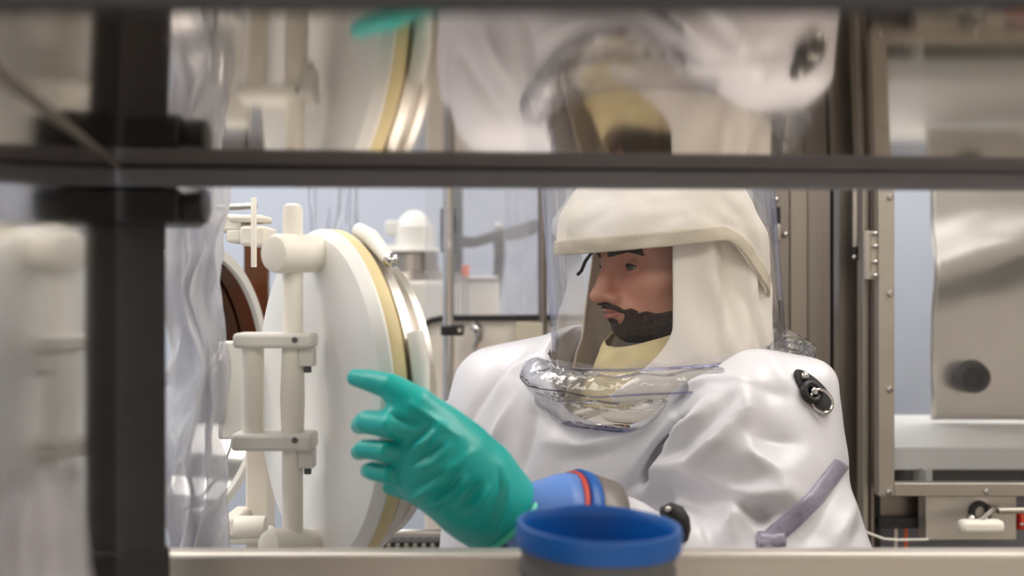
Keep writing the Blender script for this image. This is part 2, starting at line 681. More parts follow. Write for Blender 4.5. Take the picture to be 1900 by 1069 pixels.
def slab(c4, dz):
    m = MB()
    m.poly(c4, (0, 0, dz))
    return m


xl_b, xl_f = -0.284, -0.224
A = shelf_corner(xl_b, shelf_line(xl_b))
B = shelf_corner(0.62, shelf_line(0.62))
C = shelf_corner(0.62, 0.375)
D = shelf_corner(xl_f, 0.375)
slab([A, B, C, D], 0.02).build('upper_shelf', M_mirror, rack, smooth=False)
# downturned rear lip, groove, lower rail
Ru = Vector((1, 0.045, 0)).normalized()
Rv = Vector((-0.045, 1, 0)).normalized()


def rail(x0, x1, z0, z1, y0, y1):
    p = Vector((x0, shelf_line(x0), 0)) + Rv * y0
    q = Vector((x1, shelf_line(x1), 0)) + Rv * y0
    m = MB()
    m.poly([p + Vector((0, 0, z0)), q + Vector((0, 0, z0)), q + Vector((0, 0, z1)), p + Vector((0, 0, z1))], Rv * (y1 - y0))
    return m


ze = shz(shelf_line(0))
rail(-0.29, 0.62, ze - 0.0135, ze + 0.02, 0.001, 0.012).build('shelf_lip', M_darkb, rack, bevel=0.002)
rail(-0.29, 0.62, ze - 0.0012, ze + 0.004, -0.0015, 0.002).build('groove', M_blk, rack)
MB().box((-0.225, 0.362, shz(0.37) - 0.0012), (0.62, 0.376, shz(0.37) + 0.022)).build('front_lip', M_dark, rack, bevel=0.001)
# polished side sheet on the left, meets the shelf along its left edge
pa, pb = Vector((xl_b + .0015, shelf_line(xl_b) - 0.005, 0)), Vector((xl_f - .002 - .0187, 0.30, 0))
pb = pa + (Vector((xl_f + .0015, 0.375, 0)) - pa) * 1.35
m = MB()
m.poly([pa + Vector((0, 0, BENCH_Z)), pb + Vector((0, 0, BENCH_Z)), pb + Vector((0, 0, shz(pb.y) - .0005)), pa + Vector((0, 0, shz(pa.y) - .0005))], (-0.004, 0, 0))
m.build('side_sheet', M_side, rack, smooth=False)
MB().tube([Vector((pa.x + .0015, pa.y, shz(pa.y) - .001)), Vector((pb.x + .0015, pb.y, shz(pb.y) - .001))], 0.0016, 8).build('corner_bead', M_frame, rack)
# square post set at an angle
pc = P(253, 534, 0.755)
m = MB()
m.obox(Vector((pc.x, pc.y, (BENCH_Z + ze) / 2)), (0.0375, 0.0375, ze - BENCH_Z), Rz(28))
m.build('post', M_dark, rack, bevel=0.002)
m = MB()
m.obox(Vector((pc.x + .001, pc.y, BENCH_Z + .07)), (0.041, 0.041, 0.14), Rz(28))
m.build('post_sleeve', M_blk, rack, bevel=0.002)
cl = MB().box(P(203, 414, 0.722), P(330, 347, 0.722) + Vector((0, 0.065, 0))).build('clamp', M_blk, rack, bevel=0.003)
kb = MB().cyl(P(328, 382, 0.74), P(384, 382, 0.74), 0.0138, 20, ends=0.002).build('clamp_knob', M_blk, cl)
p2 = Vector((0.60, 0.77, 0))
MB().obox(Vector((p2.x, p2.y, (BENCH_Z + ze) / 2)), (0.032, 0.032, ze - BENCH_Z), Rz(0)).build('post', M_dark, rack, bevel=0.002)

# ================================================================== WORKBENCH
LIPY = 0.825
bench = thing('steel_workbench', 'brushed steel workbench tray with an upturned rear lip along the picture bottom', 'workbench', (0.3, 0.5, FLOOR))
lipz = P(0, 1027, LIPY).z
bx0 = P(228, 0, LIPY).x
MB().box((-0.42, 0.18, BENCH_Z - 0.03), (0.95, LIPY, BENCH_Z)).build('tray', M_brushh, bench, bevel=0.002)
MB().box((bx0, LIPY, BENCH_Z - 0.03), (0.95, LIPY + 0.022, lipz)).build('rear_lip', M_lip2, bench, bevel=0.004)
for (x, y) in ((-0.38, 0.22), (0.91, 0.22), (-0.38, 0.79), (0.91, 0.79)):
    MB().box((x - .02, y - .02, FLOOR), (x + .02, y + .02, BENCH_Z - 0.03)).build('leg', M_brush, bench, bevel=0.002)

# ================================================================== BUCKET
bc = P(1097, 973, 0.735)
bx, by, bz = bc
k = thing('blue_rimmed_bucket', 'grey ribbed bucket with a thick blue rim standing on the bench', 'bucket', (bx, by, BENCH_Z))
axis = Vector((0.035, 0, 1)).normalized()
h = bz - BENCH_Z
r0 = 152 / F * 0.735
prof = [(0, 0.002), (r0 * .86, 0.0), (r0 * .88, 0.004), (r0 * .9, h * .55)]
for i in range(4):
    z0 = h * .55 + (h * .40) * i / 4
    prof += [(r0 * .925, z0), (r0 * .955, z0 + h * .02), (r0 * .955, z0 + h * .065), (r0 * .925, z0 + h * .085)]
prof += [(r0 * .93, h * .95), (r0 * .91, h * .955), (r0 * .91, h * .56), (r0 * .88, h * .08), (0, h * .06)]
MB().lathe(prof, (bx, by, BENCH_Z + .001), axis, 72).build('body', M_grey, k, angle=35)
pr = [(r0 * .90, h * .90), (r0 * 1.0, h * .90), (r0 * 1.015, h * .925), (r0 * 1.015, h * .975), (r0 * .995, h * 1.0), (r0 * .955, h * 1.004),
      (r0 * .925, h * .99), (r0 * .90, h * .95), (r0 * .89, h * .45), (r0 * .87, h * .15), (0, h * .12), (0, h * .11), (r0 * .85, h * .13)]
MB().lathe(pr, (bx, by, BENCH_Z + .001), axis, 72).build('rim', M_blue, k, angle=35)
MB().lathe([(r0 * .93, h * .44), (r0 * .985, h * .44), (r0 * .99, h * .5), (r0 * .98, h * .53), (r0 * .93, h * .53)], (bx, by, BENCH_Z + .001), axis, 72, closed=True).build('lower_band', M_navy, k)

# ================================================================== SUITED PERSON
prs = thing('person', 'person in a white protective suit and cream hood under a clear dome, reaching out left', 'person', (0.16, 1.3, FLOOR))
HC = Vector((0.208, 1.25, 0.015))     # head centre
CC = Vector((0.192, 1.25, -0.10))     # collar centre
fw = Vector((-0.72, -0.69, 0))        # way the chest faces
ltv = Vector((0.69, -0.72, 0))        # towards the worker's left shoulder
Rt = np.array([[ltv.x, -fw.x, 0], [ltv.y, -fw.y, 0], [0, 0, 1]])   # columns: left, back, up

SHN = Vector((0.262, 1.135, -0.175))
ELB = Vector((0.295, 1.02, -0.42))
WRI = P(1092, 1008, 0.935)
SHF = Vector((0.015, 1.40, -0.185))
ELF = Vector((-0.025, 1.33, -0.46))


def suit_sdf(p):
    d = d_ell(p, (0.155, 1.285, -0.40), (0.215, 0.165, 0.36), Rt)
    d = smin(d, d_cap(p, (0.10, 1.36, -0.19), (0.225, 1.22, -0.215), 0.115), 0.08)
    d = smin(d, d_cap(p, SHF, (0.10, 1.33, -0.17), 0.095), 0.05)
    d = smin(d, d_cap(p, SHF, ELF, 0.095, 0.085), 0.04)
    d = smin(d, d_cap(p, ELF, (-0.03, 1.24, -0.68), 0.085, 0.06), 0.03)
    d = smin(d, d_ell(p, (0.15, 1.29, -0.78), (0.19, 0.16, 0.26), Rt), 0.08)
    d = smin(d, d_box(p, (0.000, 1.405, -0.160), (0.070, 0.06, 0.068), Rt, 0.04), 0.035)
    d = smin(d, d_cap(p, P(858, 778, 1.45), P(850, 920, 1.42), 0.036), 0.012)
    # near arm
    d = smin(d, d_box(p, (0.302, 1.14, -0.147), (0.062, 0.06, 0.068), None, 0.03), 0.04)
    a = d_cap(p, SHN, ELB, 0.098, 0.118)
    a = smin(a, d_cap(p, ELB, WRI + Vector((0.03, 0.014, -0.018)), 0.105, 0.058), 0.06)
    d = smin(d, a, 0.035)
    # neck opening
    n = V3(CN)
    q = p - V3(CC)
    hh = q @ n
    rad = np.sqrt(np.maximum((q * q).sum(1) - hh * hh, 0))
    d = smin(d, np.maximum(rad - 0.152, np.abs(hh + 0.085) - 0.045), 0.04)
    d = smax(d, -np.maximum(rad - 0.140, -(hh + 0.055)), 0.012)
    return d


CN = Vector((-0.10, -0.10, 0.985)).normalized()   # collar axis


def legs_sdf(p):
    d = d_ell(p, (0.15, 1.29, -0.78), (0.19, 0.16, 0.26), Rt)
    for s in (-1, 1):
        hip = Vector((0.15, 1.30, -0.90)) + ltv * 0.10 * s
        foot = Vector((0.15, 1.31, -1.50)) + ltv * 0.13 * s
        d = smin(d, d_cap(p, hip, foot, 0.125, 0.085), 0.05)
        d = smin(d, d_ell(p, foot + fw * 0.06 + Vector((0, 0, -0.035)), (0.062, 0.14, 0.05), Rt), 0.03)
    return d


def suit_all(p):
    return smin(suit_sdf(p), legs_sdf(p), 0.03)


# folded tucks: found on a rough first surface, then pressed deep into the cloth
cv, cf = surface_net(suit_all, (-0.16, 0.86, -0.62), (0.46, 1.56, 0.0), 0.011)
CB = bvh_of(cv, cf)
TUCKS = []
for (pts, r0_, r1_, dep) in (([(1296, 782), (1270, 812), (1238, 848), (1190, 900)], 0.012, 0.009, 0.024),
                             ([(1378, 950), (1412, 962), (1446, 950)], 0.009, 0.008, 0.010)):
    pl_ = on_surface(CB, pts, 24)
    TUCKS.append((pl_, r0_, r1_, dep))


def suit_cut(p):
    d = suit_all(p)
    for (pl_, ra, rb, dep) in TUCKS:
        lo_, hi_ = np.min(pl_, 0) - 0.08, np.max(pl_, 0) + 0.08
        sel = np.where(((p > lo_) & (p < hi_)).all(1))[0]
        if len(sel) == 0:
            continue
        q = p[sel]
        c = None
        m_ = len(pl_)
        sh = np.array((0.35, 0.93, 0.10)) * dep
        for i_ in range(m_ - 1):
            ta = 1 - abs(2 * i_ / (m_ - 1) - 1) ** 3
            tb = 1 - abs(2 * (i_ + 1) / (m_ - 1) - 1) ** 3
            for k_ in (0.0, 0.35, 0.7, 1.0):
                e = d_cap(q, pl_[i_] + sh * k_ * ta, pl_[i_ + 1] + sh * k_ * tb, ra * max(.25, ta), ra * max(.25, tb))
                c = e if c is None else np.minimum(c, e)
        d[sel] = smax(d[sel], -c, 0.010)
    return d


# upper part fine (in view), lower part coarse; both are one suit
v, f = surface_net(suit_cut, (-0.16, 0.86, -0.62), (0.46, 1.56, 0.0), 0.0048)
SUITBVH = bvh_of(v, f)
strokes = [
    # broad rolls first
    ([(1270, 770), (1330, 850), (1400, 900)], 0.016, 0.040, 2),
    ([(1440, 700), (1480, 800), (1470, 900)], 0.006, 0.045, 2),
        # deep tuck between chest and near arm
    ([(1262, 765), (1225, 815), (1180, 868)], 0.014, 0.016, 1.3),
    ([(1330, 745), (1308, 785), (1265, 835), (1222, 885)], 0.022, 0.011, 1.3),
    ([(1200, 880), (1170, 905), (1140, 925)], -0.016, 0.009, 1.5),
    # ridges fanning over the sleeve
    ([(1262, 742), (1300, 728), (1345, 716), (1388, 718)], 0.022, 0.013, 1.2),
    ([(1388, 718), (1350, 748), (1310, 795), (1262, 846)], 0.014, 0.012, 1.2),
    ([(1388, 718), (1378, 770), (1345, 828), (1305, 868), (1250, 874)], 0.020, 0.012, 1.2),
    ([(1335, 690), (1360, 720), (1455, 738)], -0.008, 0.014, 1.5),
    ([(1400, 735), (1385, 800), (1392, 850), (1435, 880), (1455, 920)], 0.014, 0.014, 1.2),
    ([(1375, 800), (1400, 820), (1470, 825)], -0.008, 0.012, 1.5),
    ([(1300, 900), (1350, 912), (1395, 900)], -0.014, 0.018, 1.6),
    ([(1120, 928), (1180, 902), (1250, 874), (1290, 884), (1330, 905), (1400, 925), (1455, 922)], 0.020, 0.014, 1.2),
    ([(1268, 925), (1278, 975), (1305, 1005)], 0.014, 0.009, 1.2),
    ([(1372, 945), (1352, 985), (1358, 1015)], 0.018, 0.010, 1.2),
    ([(1315, 990), (1335, 1005), (1375, 1015)], -0.018, 0.014, 1.6),
    ([(1420, 655), (1445, 700), (1450, 730)], 0.005, 0.012, 1.3),
    # soft swags under the collar
    ([(985, 768), (1060, 800), (1150, 802), (1260, 772)], -0.009, 0.011, 1.5),
    ([(1010, 818), (1080, 825), (1160, 808), (1250, 775)], 0.009, 0.011, 1.3),
    ([(1040, 858), (1130, 838), (1200, 805), (1250, 788)], -0.007, 0.012, 1.5),
    ([(985, 755), (978, 810), (966, 875)], -0.012, 0.009, 1.4),
    ([(955, 745), (930, 790), (900, 850)], 0.010, 0.012, 1.3),
    ([(925, 700), (880, 760), (850, 820)], -0.008, 0.010, 1.4),
    ([(1000, 660), (950, 690), (920, 740)], 0.006, 0.014, 1.3),
    # lower sleeve
    ([(1580, 870), (1540, 940), (1500, 1005)], -0.010, 0.012, 1.4),
    ([(1600, 890), (1572, 955), (1548, 1015)], 0.009, 0.012, 1.2),
    ([(1615, 930), (1600, 980), (1580, 1015)], -0.006, 0.010, 1.4),
]
v = sculpt(v, f, CB, strokes, suit_all)
v = v + vnormals(v, f) * (0.0028 * npnoise(v, 38, 3) + 0.0012 * npnoise(v, 90, 5))[:, None]
vl, fl = surface_net(suit_all, (-0.25, 0.95, -1.585), (0.50, 1.60, -0.608), 0.02)
fl = fl + len(v)
SUITV, SUITF = v, f
SUITBVH = bvh_of(v, f)
suit = link_mesh('suit', np_mesh('suit', np.concatenate([v, vl]), np.concatenate([f, fl])), M_suit, prs, angle=0)

# grey-violet band around the upper sleeve, laid on the cloth
def band_on(pts, half, lift, name, m, parent, step=6):
    """strip laid along a pixel polyline on the suit, half = half width in pixels"""
    ctr = []
    for (a, b) in zip(pts[:-1], pts[1:]):
        n = max(1, int(math.hypot(b[0] - a[0], b[1] - a[1]) / step))
        for i in range(n):
            t = i / n
            ctr.append((a[0] + (b[0] - a[0]) * t, a[1] + (b[1] - a[1]) * t, half[0] + (half[1] - half[0]) * 0))
    ctr.append((*pts[-1], half[0]))
    rows = []
    for i, c in enumerate(ctr):
        a, b = ctr[max(0, i - 1)], ctr[min(len(ctr) - 1, i + 1)]
        dx, dy = b[0] - a[0], b[1] - a[1]
        l = math.hypot(dx, dy) + 1e-9
        nx, ny = -dy / l, dx / l
        row = []
        hw = half[0] + (half[1] - half[0]) * i / len(ctr)
        for s in np.linspace(-1, 1, 9):
            loc, nor = pixray(SUITBVH, c[0] + nx * hw * s, c[1] + ny * hw * s)
            if loc is None:
                row = None
                break
            row.append((loc, nor))
        if row:
            rows.append(row)
    bm = bmesh.new()
    prev = None
    for row in rows:
        cur = []
        for j, (loc, nor) in enumerate(row):
            up = lift * (1 - abs(j / 4 - 1) ** 3)
            cur.append(bm.verts.new(loc + nor * (0.001 + up)))
        if prev:
            for j in range(len(cur) - 1):
                bm.faces.new((prev[j], prev[j + 1], cur[j + 1], cur[j]))
        prev = cur
    mb = MB()
    mb.bm.free()
    mb.bm = bm
    return mb.build(name, m, parent, angle=0, solid=0.0015)


band_on([(1580, 812), (1560, 860), (1515, 920), (1470, 965), (1430, 1000), (1415, 1018)], (14, 17), 0.0022, 'sleeve_band', M_tape, suit)
band_on([(1405, 1003), (1430, 1004), (1455, 1000)], (16, 14), 0.003, 'sleeve_band', M_tape, suit)

# attachment ring on the shoulder
def ring_patch(px, py, ax_px, sc, ring=True):
    loc, nor = pixray(SUITBVH, px, py)
    l2, _ = pixray(SUITBVH, px + ax_px[0], py + ax_px[1])
    zz = nor.normalized()
    xx = (l2 - loc)
    xx = (xx - zz * xx.dot(zz)).normalized()
    yy = zz.cross(xx)

    def T(a, b, c):
        return loc + xx * a * sc + yy * b * sc + zz * c * sc
    m = MB()
    pts = [T(1.0 * math.cos(t) - 0.0, 0.52 * math.sin(t) * (1 + 0.25 * math.cos(t)), -0.05) for t in np.linspace(0, 2 * math.pi, 40, endpoint=False)]
    m.poly(pts, zz * 0.13 * sc)
    pt = m.build('ring_patch', M_rub, suit, bevel=0.0012)
    MB().sphere(T(-0.62, 0.08, 0.1), 0.17 * sc, 16).build('rivet', M_chrome, pt)
    MB().tube([T(-0.05 + 0.33 * math.cos(t), -0.22 + 0.33 * math.sin(t), 0.16) for t in np.linspace(0, 2 * math.pi, 24, endpoint=False)], 0.15 * sc, 10, True).build('collar', M_blk, pt)
    MB().cyl(T(-0.05, -0.2, 0.05), T(-0.02, -0.2, 0.36), 0.15 * sc, 16, ends=0.002).build('stud', M_chrome, pt)
    if ring:
        MB().tube([T(0.42 + 0.45 * math.cos(t), -0.22 + 0.36 * math.sin(t), 0.28 + 0.12 * math.sin(t)) for t in np.linspace(0, 2 * math.pi, 32, endpoint=False)],
                  0.055 * sc, 8, True).build('steel_ring', M_chrome, pt)
    return pt


ring_patch(1508, 726, (30, 44), 0.029)

# ------------------------------------------------------------------ head (body mesh with face)
yaw = R(24)
hf = Vector((-math.cos(yaw), -math.sin(yaw), 0))      # facing direction, turned to the lens a little
hf = (hf + Vector((0, 0, -0.10))).normalized()
hl = Vector((0, 0, 1)).cross(hf).normalized()          # the worker's left
hu = hf.cross(hl).normalized()
HR = np.array([[hf.x, hl.x, hu.x], [hf.y, hl.y, hu.y], [hf.z, hl.z, hu.z]])
HO = P(1247, 487, 1.25)          # point inside the head at eye level


FS = 0.73     # face height below the eye line


def HW(a, b, c):
    c = c * FS if c < 0 else c
    return HO + hf * a + hl * b + hu * c


def head_local(q):
    """q: points in head axes (forward, left, up), eye line at up = 0"""
    q = q.copy()
    q[:, 2] = np.where(q[:, 2] < 0, q[:, 2] / FS, q[:, 2])
    ax = np.abs(q[:, 1])
    s = q.copy()
    s[:, 1] = ax
    d = d_ell(q, (-0.012, 0, 0.040), (0.098, 0.076, 0.092))
    d = smin(d, d_ell(q, (0.038, 0, -0.035), (0.050, 0.056, 0.080)), 0.03)           # face block
    d = smin(d, d_cap(q, (0.063, 0, -0.104), (0.052, 0, -0.092), 0.021, 0.03), 0.03)       # chin
    d = smin(d, d_cap(s, (0.045, 0.018, -0.095), (-0.012, 0.054, -0.055), 0.022, 0.022), 0.025)   # jaw
    d = smin(d, d_cap(s, (0.055, 0.036, -0.028), (0.022, 0.058, -0.020), 0.016, 0.014), 0.02)    # cheekbone
    d = smin(d, d_cap(s, (0.083, 0.010, 0.020), (0.066, 0.044, 0.020), 0.010, 0.009), 0.016)     # brow
    d = smax(d, -d_ell(s, (0.096, 0.032, -0.002), (0.024, 0.020, 0.0125)), 0.016)                # eye socket
    d = smin(d, d_ell(s, (0.0705, 0.032, 0.000), (0.0135, 0.0165, 0.0130)), 0.005)                # lid mass
    d = smax(d, -d_ell(s, (0.0845, 0.0325, -0.0005), (0.012, 0.0135, 0.0052)), 0.0015)             # eye slit
    d = smin(d, d_cap(q, (0.0885, 0, 0.010), (0.1045, 0, -0.038), 0.0085, 0.0115), 0.010)          # nose bridge
    d = smin(d, d_ell(q, (0.1065, 0, -0.0440), (0.0125, 0.0120, 0.0115)), 0.008)                  # nose tip
    d = smin(d, d_ell(s, (0.095, 0.0130, -0.0475), (0.0115, 0.0080, 0.0088)), 0.006)               # nostril wing
    d = smax(d, -d_ell(s, (0.100, 0.0065, -0.0555), (0.006, 0.0032, 0.004)), 0.003)
    d = smin(d, d_ell(q, (0.078, 0, -0.068), (0.018, 0.026, 0.018)), 0.016)                       # mouth mass
    d = smin(d, d_cap(s, (0.0955, 0.003, -0.0665), (0.083, 0.022, -0.0710), 0.0045, 0.0025), 0.005)   # upper lip
    d = smin(d, d_cap(s, (0.0940, 0.000, -0.0785), (0.082, 0.020, -0.0735), 0.0052, 0.003), 0.005)    # lower lip
    d = smax(d, -d_cap(s, (0.1015, 0, -0.0725), (0.086, 0.024, -0.0722), 0.0016, 0.0012), 0.002)      # mouth line
    d = smin(d, d_ell(s, (-0.012, 0.074, -0.012), (0.020, 0.010, 0.032)), 0.008)                  # ears
    d = smin(d, d_cap(q, (-0.028, 0, -0.05), (-0.035, 0, -0.22), 0.054, 0.05), 0.025)            # neck
    return d


def head_sdf(p):
    return head_local((p - V3(HO)) @ V3(HR))


def body_sdf(p):
    d = head_sdf(p)
    dz = Vector((0, 0, -0.075))
    d = smin(d, d_ell(p, (0.17, 1.275, -0.50), (0.16, 0.10, 0.25), Rt), 0.05)
    d = smin(d, d_cap(p, SHN + dz, SHF + dz, 0.05), 0.05)
    d = smin(d, d_chain(p, [SHN + dz, ELB, WRI], [0.052, 0.045, 0.03]), 0.03)
    d = smin(d, d_chain(p, [SHF + dz, ELF, (-0.03, 1.24, -0.68)], [0.052, 0.045, 0.03]), 0.03)
    return d


v1, f1 = surface_net(head_sdf, HO - Vector((0.15, 0.15, 0.148)), HO + Vector((0.15, 0.15, 0.15)), 0.0019)
v2, f2 = surface_net(body_sdf, (-0.12, 0.9, -0.75), (0.42, 1.5, HO.z - 0.14), 0.012)
body = link_mesh('body', np_mesh('body', np.concatenate([v1, v2]), np.concatenate([f1, f2 + len(v1)])), M_skin, prs, angle=0)
FACEBVH = bvh_of(v1, f1)


def head_shell(region, off, name, m, parent, lo, hi, h=0.0016, rough=0.0012, seed=2):
    """hair or beard: a shell over the head limited to a region given in head axes"""
    def fn(p):
        q = (p - V3(HO)) @ V3(HR)
        d = head_local(q) - off - rough * npnoise(q, 420, seed)
        q[:, 2] = np.where(q[:, 2] < 0, q[:, 2] / FS, q[:, 2])
        return smax(d, region(q), 0.003)
    vv, ff = surface_net(fn, lo, hi, h)
    return link_mesh(name, np_mesh(name, vv, ff), m, parent, angle=0)


def reg_beard(q):
    x, y, z = q[:, 0], np.abs(q[:, 1]), q[:, 2]
    front = -0.0915 + np.clip((y - 0.012) * 1.3, 0, 0.016)
    side = -0.0800 + (0.055 - x) * 0.22
    t = np.clip((x - 0.045) / 0.02, 0, 1)
    top = side + (front - side) * t + 0.003 * npnoise(q, 260, 4)
    return np.maximum(z - top, -(z + 0.145))


def reg_must(q):
    x, y, z = q[:, 0], np.abs(q[:, 1]), q[:, 2]
    r = np.maximum(z - (-0.0550 - np.clip(y - 0.008, 0, 1) * 0.75), -(z + 0.0655 + np.clip(y - 0.006, 0, 1) * 0.55))
    c = 0.0285 + (z + 0.078) * -0.12
    r2 = np.maximum(np.abs(y - c) - 0.0058, np.abs(z + 0.082) - 0.016)
    r2 = np.maximum(r2, np.hypot((y - c) * 1.0, (z + 0.084) * 0.5) - 0.0085)
    r = np.minimum(np.maximum(r, y - 0.030), r2) + 0.0012 * npnoise(q, 420, 6)
    return np.maximum(r, 0.05 - x)


def reg_soul(q):
    x, y, z = q[:, 0], np.abs(q[:, 1]), q[:, 2]
    return np.maximum(np.maximum(y - 0.006, np.abs(z + 0.088) - 0.006), 0.05 - x)


def reg_brow(q):
    x, y, z = q[:, 0], np.abs(q[:, 1]), q[:, 2]
    c = 0.0195 + np.clip(y - 0.012, 0, 1) * 0.16 - np.clip(y - 0.035, 0, 1) * 0.5
    return np.maximum(np.maximum(np.abs(z - c) - 0.0046, np.maximum(0.010 - y, y - 0.052)), 0.03 - x)


hlo, hhi = HO - Vector((0.14, 0.14, 0.15)), HO + Vector((0.1, 0.14, 0.08))
head_shell(reg_beard, 0.0022, 'beard', M_hair, body, hlo, hhi)
head_shell(reg_must, 0.0020, 'moustache', M_hair, body, hlo, hhi)
head_shell(reg_soul, 0.0022, 'chin_tuft', M_hair, body, hlo, hhi)
head_shell(reg_brow, 0.0026, 'eyebrow', M_hair, body, hlo, hhi, 0.0014)


def hairline(q):
    x, y, z = q[:, 0], np.abs(q[:, 1]), q[:, 2]
    return np.maximum(0.055 + x * 0.35 - z - np.clip(-x, 0, 1) * 1.2, -0.06 - z)


head_shell(hairline, 0.006, 'hair', M_hair, body, HO - Vector((.15, .15, .08)), HO + Vector((.15, .15, .16)), 0.004, 0.0015)
for s in (1, -1):
    eo = HW(0.0688, 0.032 * s, 0.0)
    ey = MB().sphere(eo, 0.0122, 24).build('eyeball', M_eye, body)
    look = (hf + hl * (0.0) + hu * (-0.1)).normalized()
    io = eo + look * 0.0090
    MB().lathe([(0, 0.0042), (0.003, 0.0038), (0.0058, 0.0022), (0.0062, 0.0)], io, look, 20).build('iris', M_iris, ey)
    # lids
    for (nm, zo, xo, th) in (('upper_lid', 0.0048, 0.0, 0.0014), ('lower_lid', -0.0056, 0.0, 0.0014)):
        pts = []
        for t in np.linspace(-1, 1, 13):
            yy = 0.032 * s + 0.0135 * t
            zz = zo * (1 - t * t) - 0.0005
            rr = 0.0142
            xx = 0.0690 + math.sqrt(max(rr * rr - (0.0135 * t) ** 2 - zz * zz, 1e-6))
            pts.append(HW(xx, yy, zz))
        MB().tube(pts, th, 8).build(nm, M_skin if nm == 'lower_lid' else M_hair, body)
for (pts, r, nm) in (([(0.0965, 0.018, -0.0690), (0.1005, 0.008, -0.0672), (0.1010, 0, -0.0680), (0.1005, -0.008, -0.0672), (0.0965, -0.018, -0.0690)], 0.0032, 'lip'),
                     ([(0.0940, 0.017, -0.0755), (0.0990, 0.008, -0.0778), (0.0998, 0, -0.0785), (0.0990, -0.008, -0.0778), (0.0940, -0.017, -0.0755)], 0.0036, 'lip')):
    pp = []
    for a, b, c in pts:
        # settle each point on the face
        w = HW(a, b, c)
        loc, nor, i, dist = FACEBVH.find_nearest(w)
        pp.append(loc + nor * 0.0002)
    MB().tube(pp, [0.0008, r * .8, r * .85, r * .8, 0.0008], 8).build(nm, M_lip, body)
# dark strap end hanging at the brow
MB().tube([HW(0.094, -0.030, 0.024), HW(0.104, -0.034, 0.012), HW(0.110, -0.036, 0.000), HW(0.116, -0.036, -0.006)], 0.0021, 8).build('brow_strap', M_blk, prs)

# ------------------------------------------------------------------ hood: padded cap, drape, lining
KC = P(1231, 478, 1.25)           # cap centre at brow height
def cap_edge(a):
    """height of the cap's lower edge, by angle around the head (0 = front, the way the face points)"""
    c = math.cos(a)
    if c > 0:
        return 0.018 - 0.014 * c
    return 0.018 - 0.088 * (-c) ** 1.2


yh = math.atan2(hf.y, hf.x)


def cap_pt(u, t, rs=1.0):
    a = 2 * math.pi * u
    z0 = cap_edge(a)
    fr = Vector((math.cos(yh + a), math.sin(yh + a), 0))
    ra = 0.124 + 0.005 * math.cos(a)
    # superellipse dome, top at .165
    top = 0.150
    ph = t * math.pi / 2
    rr = ra * (math.cos(ph) ** 0.62) * rs if t < 1 else 0
    z = z0 + (top - z0) * math.sin(ph) ** 1.15
    rr *= 1 + 0.035 * math.sin(min(1, t * 2.2) * math.pi) + 0.045 * (-math.cos(a) if math.cos(a) < 0 else 0) * (1 - t)
    p = KC + fr * rr + Vector((0, 0, z))
    n = 0.007 * noise.noise(p * 16 + Vector((3, 1, 0))) + 0.004 * noise.noise(Vector((a * 2.6, t * 7, 2.0)) * 1.6)
    # hanging folds near the temples, running back and down
    n += 0.012 * math.sin(10 * t + 2.4 * a + 1.5 * noise.noise(p * 9)) * (1 - t) * t * 2
    return p + fr * n * (1 - t ** 4) + Vector((0, 0, 0))


hood = MB().grid(lambda i, j: cap_pt(i, j * 0.995), 110, 44, True).build('hood_cap', M_hood, prs, angle=0, solid=0.005)
# stitched band along the lower edge


def band_pt(u, t):
    p = cap_pt(u, 0.10 * t)
    o = Vector((p.x - KC.x, p.y - KC.y, 0)).normalized()
    return p + o * 0.0042 + Vector((0, 0, -0.002))


MB().grid(band_pt, 110, 8, True).build('hood_band', M_band, hood, angle=0, solid=0.002)


def drape_pt(u, t):
    # u runs from the near opening edge round the back to the far opening edge; t from top to collar
    a0 = R(86) + R(0)       # near side edge, angle from facing direction towards the worker's left
    flare = 0.0 if t < .52 else ((t - .52) / .48) ** 1.7
    near = R(60) - flare * R(72)
    far = -R(66) + flare * R(34)
    a = near + (2 * math.pi + far - near) * u
    fr = Vector((math.cos(yh + a), math.sin(yh + a), 0))
    ca, sa = math.cos(a), math.sin(a)
    ra = 0.100 + 0.006 * max(0, -ca) + 0.010 * t + 0.025 * t * max(0, -ca)
    if sa < 0:
        ra += 0.022 * t * (-sa) + 0.012
    z = 0.04 - 0.235 * t
    p = KC + Vector((0.006, 0, 0)) + fr * ra + Vector((0, 0, z))
    n = 0.010 * noise.noise(Vector((a * 2.4, t * 1.4, 7)) * 1.6) + 0.004 * math.sin(a * 5 + 4 * t) * t
    n += 0.005 * noise.noise(Vector((p.x * 26 + p.z * 18, p.y * 26, p.z * 9)))
    # pleat falling from the temple towards the collar
    for (aa, sl, w_, h_) in ((R(84), 0.55, 0.10, 0.009), (R(118), -0.5, 0.13, 0.008), (R(150), -0.35, 0.10, 0.007), (R(100), 1.0, 0.08, -0.006)):
        n += h_ * math.exp(-((a - aa - sl * (t - .2)) / w_) ** 2) * min(1, t * 3)
    return p + fr * n


MB().grid(drape_pt, 120, 40).build('hood_drape', M_hood, prs, angle=0, solid=0.003)


def lining_pt(u, t):
    a = R(78) - R(142) * u
    fr = Vector((math.cos(yh + a), math.sin(yh + a), 0))
    ra = 0.072 + 0.034 * t
    p = KC + fr * ra + Vector((0, 0, -0.097 - 0.072 * t - 0.014 * math.cos(a * 1.6)))
    return p + fr * 0.005 * noise.noise(p * 50)


MB().grid(lining_pt, 50, 14).build('hood_lining', M_lin, prs, angle=0, solid=0.002)


def bib_pt(u, t):
    a = 2 * math.pi * u
    fr = Vector((math.cos(a), math.sin(a), 0))
    fr = fr - CN * fr.dot(CN)
    ra = 0.055 + 0.092 * t
    p = CC + fr * ra - CN * (0.026 + 0.024 * t)
    return p + CN * 0.010 * noise.noise(Vector((a * 2, t * 3, 5))) + fr * .003 * noise.noise(p * 50)


